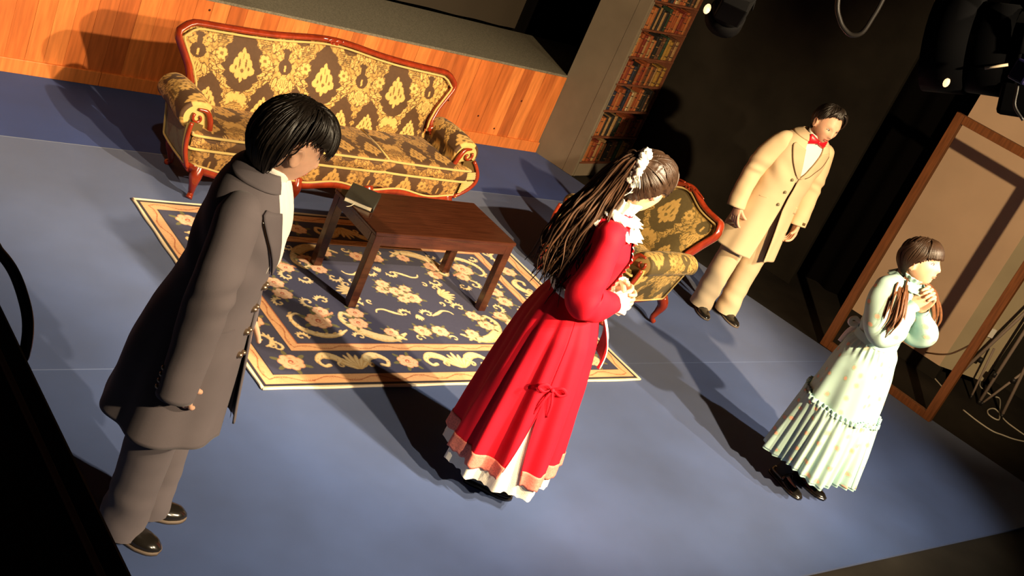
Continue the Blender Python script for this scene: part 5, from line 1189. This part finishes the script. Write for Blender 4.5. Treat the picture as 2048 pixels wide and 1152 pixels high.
# ---------------------------------------------------------------- 4. person in the pale blue dress
def girl_blue():
    J = dict(pelvis=(-.025, 0, .84), shR=(-.055, -.135, 1.180), shL=(-.055, .135, 1.180), elR=(.050, -.185, 1.000), elL=(.080, .175, .995), wrR=(.050, -.042, 1.165), wrL=(.062, .042, 1.160),
             hipR=(-.02, -.08, .82), hipL=(-.02, .08, .82), knR=(-.02, -.075, .45), knL=(.0, .08, .45), anR=(-.06, -.070, .075), anL=(-.015, .075, .075), ftR=unit((1, -.15, 0)), ftL=unit((1, .05, 0)), head=(-.050, -.005, 1.352))
    Rm = hrot(4, -22, 0); hc = np.array(J['head'])
    hr, fr = hand(J['wrR'], (.25, .30, .95), (-.15, .9, -.2), -1, [(34, 46, 30), (36, 48, 32), (40, 50, 34), (44, 52, 34)], thumb=(.8, .2, .4), sc=.95); hl, fl = hand(J['wrL'], (.22, -.28, .95), (-.15, -.9, -.2), 1, [(34, 46, 30), (36, 48, 32), (40, 50, 34), (44, 52, 34)], thumb=(.8, .2, .4), sc=.95)
    P = body('person', torso_parts(J) + [head_vf(hc, Rm, .96)] + ears(hc, Rm, .96) + hr + hl, fr+fl)
    tag(P, 'person in a pale blue floral dress with hands clasped under the chin, at the right', 'person'); face(P, hc, Rm, .96, lids=.3)
    rows = [(1.262, -.052, 0, .056, .062), (1.235, -.055, 0, .072, .100), (1.205, -.056, 0, .086, .136), (1.16, -.054, 0, .098, .148), (1.09, -.045, 0, .112, .146), (1.0, -.038, 0, .104, .130), (.925, -.034, 0, .096, .120), (.90, -.033, 0, .100, .124)]
    bo = Shell(rows, 2.25, lambda th, z: .005*np.sin(th*7+z*25)*np.exp(-((z-.96)/.07)**2))
    bd = mk('bodice', bo.sheet(1.262, .905, 50, 0, 0, 90), M['floral'], P)
    for q, (a, fl_) in enumerate([(.056, .014), (.072, .030)]):
        rows_ = []
        for t in np.linspace(0, 1, 6):
            th = np.linspace(0, 2*math.pi, 97)[:-1]; r = a+fl_*t+.006*t*np.sin(th*15+q); rows_.append(np.stack([-.050+r*np.cos(th), (r+.006)*np.sin(th), np.full(96, 1.262+(.028 if q == 0 else -.032)*t)-.008*np.cos(th)], 1))
        cl = mk('collar_frill', loft(rows_, False, False), M['pale_trim'], bd); solidify(cl, .003); modifier_apply(cl)
    # waistband and white bow at the back
    wb = Shell([(.94, -.034, 0, .100, .124), (.895, -.033, 0, .102, .127)], 2.25); wbo = mk('waistband', wb.sheet(.938, .898, 4, 0, 0, 70, .003), M['pale_trim'], P)
    bp = np.array((-.142, -.02, .935)); bw = MB()
    for s in (-1, 1):
        bw.add(*tube(smooth_path([bp, bp+np.array((-.020, s*.040, .018)), bp+np.array((-.024, s*.075, .004)), bp+np.array((-.018, s*.042, -.016)), bp], 5), [.009, .017, .012], 9, flat=.45))
        bw.add(*tube(smooth_path([bp, bp+np.array((-.022, s*.020, -.06)), bp+np.array((-.030, s*.036, -.13))], 5), [.009, .014, .011], 8, flat=.35))
    bw.add(*ellipsoid(bp+np.array((-.006, 0, 0)), (.014, .016, .014), 10, 7)); bw.build('sash_bow', M['white_cloth'], wbo)
    # big sleeves
    for sd in (-1, 1):
        el = np.array(J['elR' if sd < 0 else 'elL']); wr = np.array(J['wrR' if sd < 0 else 'wrL']); fd = unit(wr-el)
        pts = [(-.054, sd*.092, 1.212), (-.052, sd*.142, 1.198), (-.020, sd*.180, 1.12), tuple(el*.85+np.array((-.02, sd*.17, 1.05))*.15+np.array((-.010, sd*.004, .008))), tuple(el+fd*.070+np.array((.020, sd*.012, -.010))), tuple(wr-fd*.030)]
        sl = mk('sleeve', sleeve(pts, [.048, .070, .076, .082, .080, .066, .034], seed=31+sd, elbow=.58, amp=1.5, n=34), M['floral'], P)
        mk('sleeve_cuff', tube([wr-fd*.042, wr-fd*.026, wr-fd*.010, wr+fd*.004], [.036, .031, .032, .038], 20, cap=False), M['pale_trim'], sl)
        rows_ = []; c0 = np.array((-.054, sd*.128, 1.205))
    # tiered skirt
    srow = [(.905, -.033, 0, .100, .124), (.86, -.030, 0, .125, .145), (.75, -.022, 0, .155, .170), (.60, -.012, 0, .178, .190), (.50, -.008, 0, .192, .202), (.34, .0, 0, .212, .220), (.155, .004, 0, .232, .238)]
    def f1(th, z):
        t = np.clip((.905-z)/.40, 0, 1); return .010*t*np.sin(th*6+.5)+.008*t*np.sin(th*10+z*3) + .006*np.exp(-((z-.87)/.04)**2)*np.sin(th*26)
    def f2(th, z):
        t = np.clip((.53-z)/.37, 0, 1); return .006+.013*t**.6*np.sin(th*31+1.5*np.sin(th*4))+.020*t*np.sin(th*5+.5) + .010*t*np.sin(th*9+2) + .004*np.sin(th*60)*np.exp(-((z-.52)/.03)**2)
    sk = mk('skirt', Shell(srow, 2.1, f1).sheet(.905, .505, 46, 0, 0, 220), M['floral'], P)
    S2 = Shell(srow, 2.1, f2); tier = mk('skirt_tier', S2.sheet(.528, .180, 50, 0, 0, 420, .004, lambda th, t: .012*t*np.sin(th*5+2.2)), M['floral'], sk); solidify(tier, .003); modifier_apply(tier)
    fr_ = mk('ruffle', Shell(srow, 2.1, lambda th, z: f1(th, z)+.006+.007*np.sin(th*48)).sheet(.545, .520, 5, 0, 0, 420, .004), M['pale_trim'], sk); solidify(fr_, .003); modifier_apply(fr_)
    hb = mk('hem_band', S2.sheet(.222, .172, 6, 0, 0, 420, .007, lambda th, t: .012*np.sin(th*5+2.2)), M['pale_trim'], sk)
    for s, kn in ((-1, 'R'), (1, 'L')): mk('stocking', limb([np.array(J['kn'+kn]), np.array(J['kn'+kn])*.5+np.array(J['an'+kn])*.5+np.array((-.008, 0, 0)), np.array(J['an'+kn]), np.array(J['an'+kn])-np.array((0, 0, .03))], [.058, .056, .042, .042], 14), M['stocking'], P)
    shoe(P, (-.125, -.060), (.105, -.100), 'girl', .040, .062); shoe(P, (-.080, .070), (.150, .088), 'girl', .040, .062)
    # hair: centre parting, fringe, low tails brought forward over the shoulders
    S = Scalp(hc, Rm, .96)
    def lim(az): return float(np.interp(abs(az), [0, 20, 45, 65, 85, 105, 140, 180], [30, 28, 16, 6, 6, -18, -42, -46]))
    def off(az, t): return .012+.008*math.sin(min(1, t*1.05)*math.pi)**.7 - .006*math.exp(-(min(abs(az), 180-abs(az))/7)**2)*(t < .62)
    H = MB().add(*cap_shell(S, lim, off, seed=9, jag=2.0, poles=((-.3, .8, -.7), (-.3, -.8, -.7)), amp=.0015))
    for sd in (-1, 1):
        Gp = S.p(sd*118, -42, .016)
        for i in range(90):
            pa = i/89; az0 = sd*5 if pa < .5 else sd*175; e0 = 58+64*pa if pa < .5 else 90-(pa-.5)*120
            am = sd*(55+95*pa+rr.uniform(-4, 4)); o_ = lambda a_, e_: off(a_, min(1, (90-e_)/(90-lim(a_))))+.001
            pts = [S.p(az0, min(e0, 89), .012)]
            for a_, e_ in ((am*.8, 50-12*abs(pa-.4)+rr.uniform(-3, 3)), (am, 18), (sd*(102+28*pa), -14)): pts.append(S.p(a_, e_, o_(a_, e_)))
            pts.append(Gp+rr.uniform(-.005, .005, 3)); H.add(*lock(pts, [.0015, .004, .0045, .0045, .003], .5, n=5))
    for i in range(90):
        az = -54+108*i/89+rr.uniform(-1, 1); H.add(*lock([S.p(az*.3, 68, .019), S.p(az*.7, 50, .025), S.p(az*.95, 30, .024), S.p(az*1.0, 12+rr.uniform(-1.5, 1.5), .016)], [.003, .0055, .0055, .003], .45, n=5))
    hair = H.build('hair', M['hair_brown'], P)
    for sd in (-1, 1):
        Gp = S.p(sd*118, -42, .016); TL = MB()
        for i in range(90):
            j = rr.normal(0, 1, 3)*.0115; en = rr.normal(0, 1, 3)*np.array((.010, .010, .022))
            if sd < 0: base = [Gp+j*.4, Gp+np.array((.012, -.022, -.035))+j, np.array((.005, -.165, 1.200))+j*1.7, np.array((.052, -.205, 1.115))+j*2.0, np.array((.070, -.235, 1.040))+j*1.5+en]
            else: base = [Gp+j*.4, Gp+np.array((.008, .026, -.035))+j, np.array((.010, .150, 1.19))+j*1.7, np.array((.05, .20, 1.10))+j*2, np.array((.06, .215, 1.02))+j*1.5+en]
            TL.add(*tube(smooth_path(base, 5), np.array([.005, .008, .009, .008, .0015]), 5, flat=.55))
        TL.build('hair_tail', M['hair_chestnut'], hair)
        mk('hair_tie', tube([Gp+np.array((-.012, 0, -.004)), Gp+np.array((.014, 0, -.010))], .014, 12, round_ends=True), M['stocking'], hair)
    place(P, 5.287, 2.587, -85); return P
girl_blue()

# cloth coordinates for the printed flowers
for o in bpy.data.objects:
    if o.type == 'MESH' and o.data.materials and o.data.materials[0] == M['floral'] and 'PC' not in o.data.attributes:
        n = len(o.data.vertices); v = np.empty(n*3); o.data.vertices.foreach_get('co', v); v = v.reshape(-1, 3)
        c = v.mean(0) if o.name.startswith('sleeve') else np.array((-.02, 0, 0)); pc = np.stack([np.arctan2(v[:, 1]-c[1], v[:, 0]-c[0])*(.09 if o.name.startswith('sleeve') else .20), v[:, 2], 0*v[:, 2]], 1)
        a = o.data.attributes.new('PC', 'FLOAT_VECTOR', 'POINT'); a.data.foreach_set('vector', pc.astype(np.float32).ravel())
# ================================================================ WOODEN DOOR FRAME
fa, fb = np.array([7.165, 3.895]), np.array([7.300, 2.990]); FL = np.linalg.norm(fb-fa); fang = math.atan2(*(fb-fa)[::-1])
FR = empty('door_frame', (fa[0], fa[1], 0), fang); tag(FR, 'empty brown wooden door frame standing behind the person in pale blue', 'door frame')
mk('post', box(-.0, .058, -.024, .024, 0, 1.815, .003), M['frame_wood'], FR, smooth=False)
mk('post', box(FL-.058, FL, -.024, .024, 0, 1.815, .003), M['frame_wood'], FR, smooth=False)
mk('top_rail', box(.0585, FL-.0585, -.022, .022, 1.757, 1.815, .003), M['frame_wood'], FR, smooth=False)
mk('bottom_rail', box(.0585, FL-.0585, -.022, .022, 0, .052, .003), M['frame_wood'], FR, smooth=False)

# ================================================================ FOLDED STAND, CABLES, SOCKET
ST_ = empty('folded_stand', (8.25, 3.15, -.012)); tag(ST_, 'folded stand of thin grey poles with dark clamps beside the cream wall', 'stand')
o3 = np.array((8.25, 3.15, -.012))
for a, b, r in [((8.246, 3.155, -.008), (8.236, 3.18, 1.30), .012), ((8.150, 3.38, -.008), (8.245, 3.165, 1.05), .012), ((8.31, 2.989, -.008), (8.255, 3.13, 1.15), .012), ((8.255, 3.142, -.008), (8.30, 3.02, .40), .009), ((8.225, 3.215, -.008), (8.205, 3.265, .40), .008)]:
    pl = mk('pole', tube([np.array(a)-o3, (np.array(a)+np.array(b))/2-o3, np.array(b)-o3], r, 10), M['pole'], ST_)
    mk('pole_tip', tube([np.array(a)-o3+np.array((0, 0, -.002)), np.array(a)-o3+unit(np.array(b)-np.array(a))*.03], r*1.15, 10), M['rubber'], pl)
for c in [(8.192, 3.296, .277), (8.239, 3.172, .238), (8.285, 3.053, .271)]:
    mk('clamp', tube([np.array(c)-o3+np.array((0, 0, -.018)), np.array(c)-o3+np.array((0, 0, .018))], .019, 10), M['rubber'], ST_)
def floor_cable(pts, r, m, label, nm='cable'):
    return tag(mk(nm, tube(smooth_path([(x, y, -.012+r+.0005) for x, y in pts], 6), r, 7), m), label, 'cable')
floor_cable([(7.922, 3.095), (7.919, 2.97), (7.946, 2.857), (8.009, 2.808), (8.097, 2.751), (8.25, 2.70)], .005, M['white_cable'], 'short white cable lying alone on the black floor, nearest the stage corner')
floor_cable([(8.092, 3.83), (8.109, 3.67), (8.109, 3.525), (8.039, 3.361), (8.0, 3.3)], .005, M['white_cable'], 'white cable on the dark floor seen through the door frame')
floor_cable([(8.72, 3.42), (8.588, 3.343), (8.581, 3.231), (8.633, 3.191), (8.402, 3.057), (8.224, 2.962), (8.18, 3.02), (8.255, 3.075), (8.374, 3.077), (8.30, 2.947), (8.297, 2.843), (8.315, 2.745)], .005, M['white_cable'], 'curling white cable on the floor around the folded stand')
cwp = [W0+SE*(sR-.13)-SN*.008, W0+SE*(sR-.02)-SN*.010]
tag(mk('cable', tube(smooth_path([(cwp[0][0], cwp[0][1], .13), (cwp[1][0], cwp[1][1], .19), tuple(q0+RD*.05-nn*.01)+(.25,), tuple(q0+RD*.18-nn*.01)+(.42,)], 6), .006, 7), mat('brown_cable', (.10, .045, .02), .5, .3)), 'brown cable running up the cream wall to the socket', 'cable')
sc0 = q0+RD*.20-nn*.012; SO = empty('wall_socket', (sc0[0], sc0[1], .44), math.atan2(RD[1], RD[0])); tag(SO, 'white socket box with black plug on the cream wall', 'socket')
mk('box', box(-.03, .03, -.015, .012, 0, .07, .004), M['white_cloth'], SO, smooth=False); mk('plug', box(-.060, -.028, -.025, .005, -.02, .03, .004), M['rubber'], SO, smooth=False)

# ================================================================ BALCONY PARAPET (near the camera) AND STAGE LANTERNS
tag(mk('wall_balcony', box(.10, .405, -.6, 3.2, -.011, 1.985), M['black_paint'], smooth=False), kind='structure')
tag(mk('trim_balcony', box(.06, .428, -.6, 3.2, 1.985, 2.0, .004), mat('dark_handrail', (.020, .011, .007), .45, .4, var=.3, vscale=12, stretch=(8, .6, 8)), smooth=False), kind='structure')
tag(mk('trim_balcony_edge', box(.398, .404, -.6, 3.2, 2.0, 2.004, .001), mat('worn_edge', (.35, .16, .07), .5, .4), smooth=False), kind='structure')  # thin pale strip: highlight of the rail edge put in as colour
tag(mk('cable', tube(smooth_path([(.44, 1.40, 1.90), (.46, 1.245, 1.975), (.46, 1.192, 1.99), (.46, 1.14, 1.997), (.46, 1.095, 1.99), (.46, 1.069, 1.976), (.458, 1.054, 1.953), (.455, 1.055, 1.926), (.436, 1.07, 1.80), (.412, 1.09, 1.5)], 6), .0062, 9), M['rubber']), 'thick black cable looping over the balcony rail', 'cable')
def lantern(loc, aim, sc, label, glow_pts=(), strip=True):
    L = empty('stage_lantern', loc); d = unit(np.array(aim)-np.array(loc)); q = Vector(d).to_track_quat('Z', 'Y').to_matrix(); Rq = np.array(q)
    tag(L, label, 'stage light')
    T4 = m4(Rq*sc)
    bodyo = mk('housing', xf(lathe([(.02, -.20), (.075, -.195), (.088, -.17), (.088, -.02), (.098, -.01), (.098, .06), (.090, .065), (.082, .06)], 24), T4), M['black_metal'], L)
    for k in range(6): mk('cooling_fin', xf(lathe([(.088, -.17+.024*k), (.096, -.168+.024*k), (.096, -.162+.024*k), (.088, -.160+.024*k)], 24), T4), M['black_metal'], bodyo)
    mk('lens', xf(lathe([(.001, .040), (.05, .046), (.080, .040), (.080, .036), (.001, .036)], 24), T4), M['black_metal'], L)
    mk('snoot', xf(lathe([(.084, .058), (.104, .062), (.110, .15), (.106, .15), (.098, .07)], 24), T4), M['black_metal'], L)
    mk('lamp_box', xf(box(-.075, .075, -.13, -.06, -.19, -.02, .01), T4), M['black_metal'], L, smooth=False)
    yk = [np.array((.105*math.cos(a), .19*math.sin(a), -.05)) for a in np.linspace(0, math.pi, 15)]
    mk('yoke', tube([Rq @ p*sc for p in yk], .010*sc, 8, flat=.5), M['black_metal'], L)
    mk('clamp', tube([Rq @ np.array((0, .19, -.05))*sc, Rq @ np.array((0, .25, -.05))*sc+np.array((0, 0, .05*sc))], .016*sc, 10), M['black_metal'], L)
    for p, sz in glow_pts:
        mk('light_leak', ellipsoid(np.array(p)-np.array(loc), sz, 10, 6), M['glow'], L)
    if strip: 
        mk('edge_strip', tube([np.array(strip[0])-np.array(loc), np.array(strip[1])-np.array(loc)], .0035, 6), mat('bare_metal_edge', (.85, .70, .50), .5, .5), L)
    return L
lantern((2.83, 1.515, 2.530), (2.45, 2.6, 2.15), 1.15, 'large black stage lantern hanging at the upper right with warm light leaks', [((2.726, 1.551, 2.409), (.008, .008, .012)), ((2.690, 1.623, 2.468), (.004, .004, .004))], ((2.712, 1.474, 2.482), (2.735, 1.438, 2.512)))
lantern((3.215, 2.685, 2.232), (4.6, 4.0, .5), .62, 'small black stage lantern at the top edge, beside the bookcase', [((3.110, 2.690, 2.200), (.012, .012, .018))], None)
BO = empty('junction_box', (2.675, 1.362, 2.512)); tag(BO, 'dark blue connector box with a hanging cable beside the large lantern', 'connector')
mk('box', box(-.022, .022, -.022, .022, -.02, .03, .005), mat('dark_blue_plastic', (.012, .010, .05), .4, .4), BO, smooth=False)
mk('lead', tube(smooth_path([(.0, 0, -.018), (.003, -.008, -.04), (.008, -.02, -.07), (.02, -.05, -.09)], 5), .0035, 7), M['rubber'], BO)
for pts, lb, r in (([(2.573, 1.895, 2.60), (2.593, 1.861, 2.47), (2.607, 1.836, 2.428), (2.621, 1.814, 2.411), (2.632, 1.797, 2.409), (2.643, 1.783, 2.426), (2.648, 1.781, 2.468), (2.651, 1.782, 2.515), (2.65, 1.79, 2.62)], 'large black cable loop hanging at the top of the picture', .0065),
                   ([(2.703, 1.711, 2.64), (2.719, 1.681, 2.559), (2.733, 1.657, 2.54), (2.744, 1.639, 2.539), (2.749, 1.631, 2.557), (2.745, 1.642, 2.594), (2.729, 1.669, 2.65)], 'small cable loop hanging next to the large stage lantern', .0045)):
    tag(mk('cable', tube(smooth_path(pts, 6), r, 8), mat('grey_cable', (.030, .025, .022), .45, .5)), lb, 'cable')
# lighting bar the lanterns and cables hang from
tag(mk('lighting_bar', tube([(1.6, 2.06, 2.79), (2.655, 1.80, 2.79), (2.9, 1.50, 2.79), (3.4, .9, 2.79)], .024, 12), M['black_metal']), 'black lighting bar carrying the lanterns above the frame', 'lighting bar')
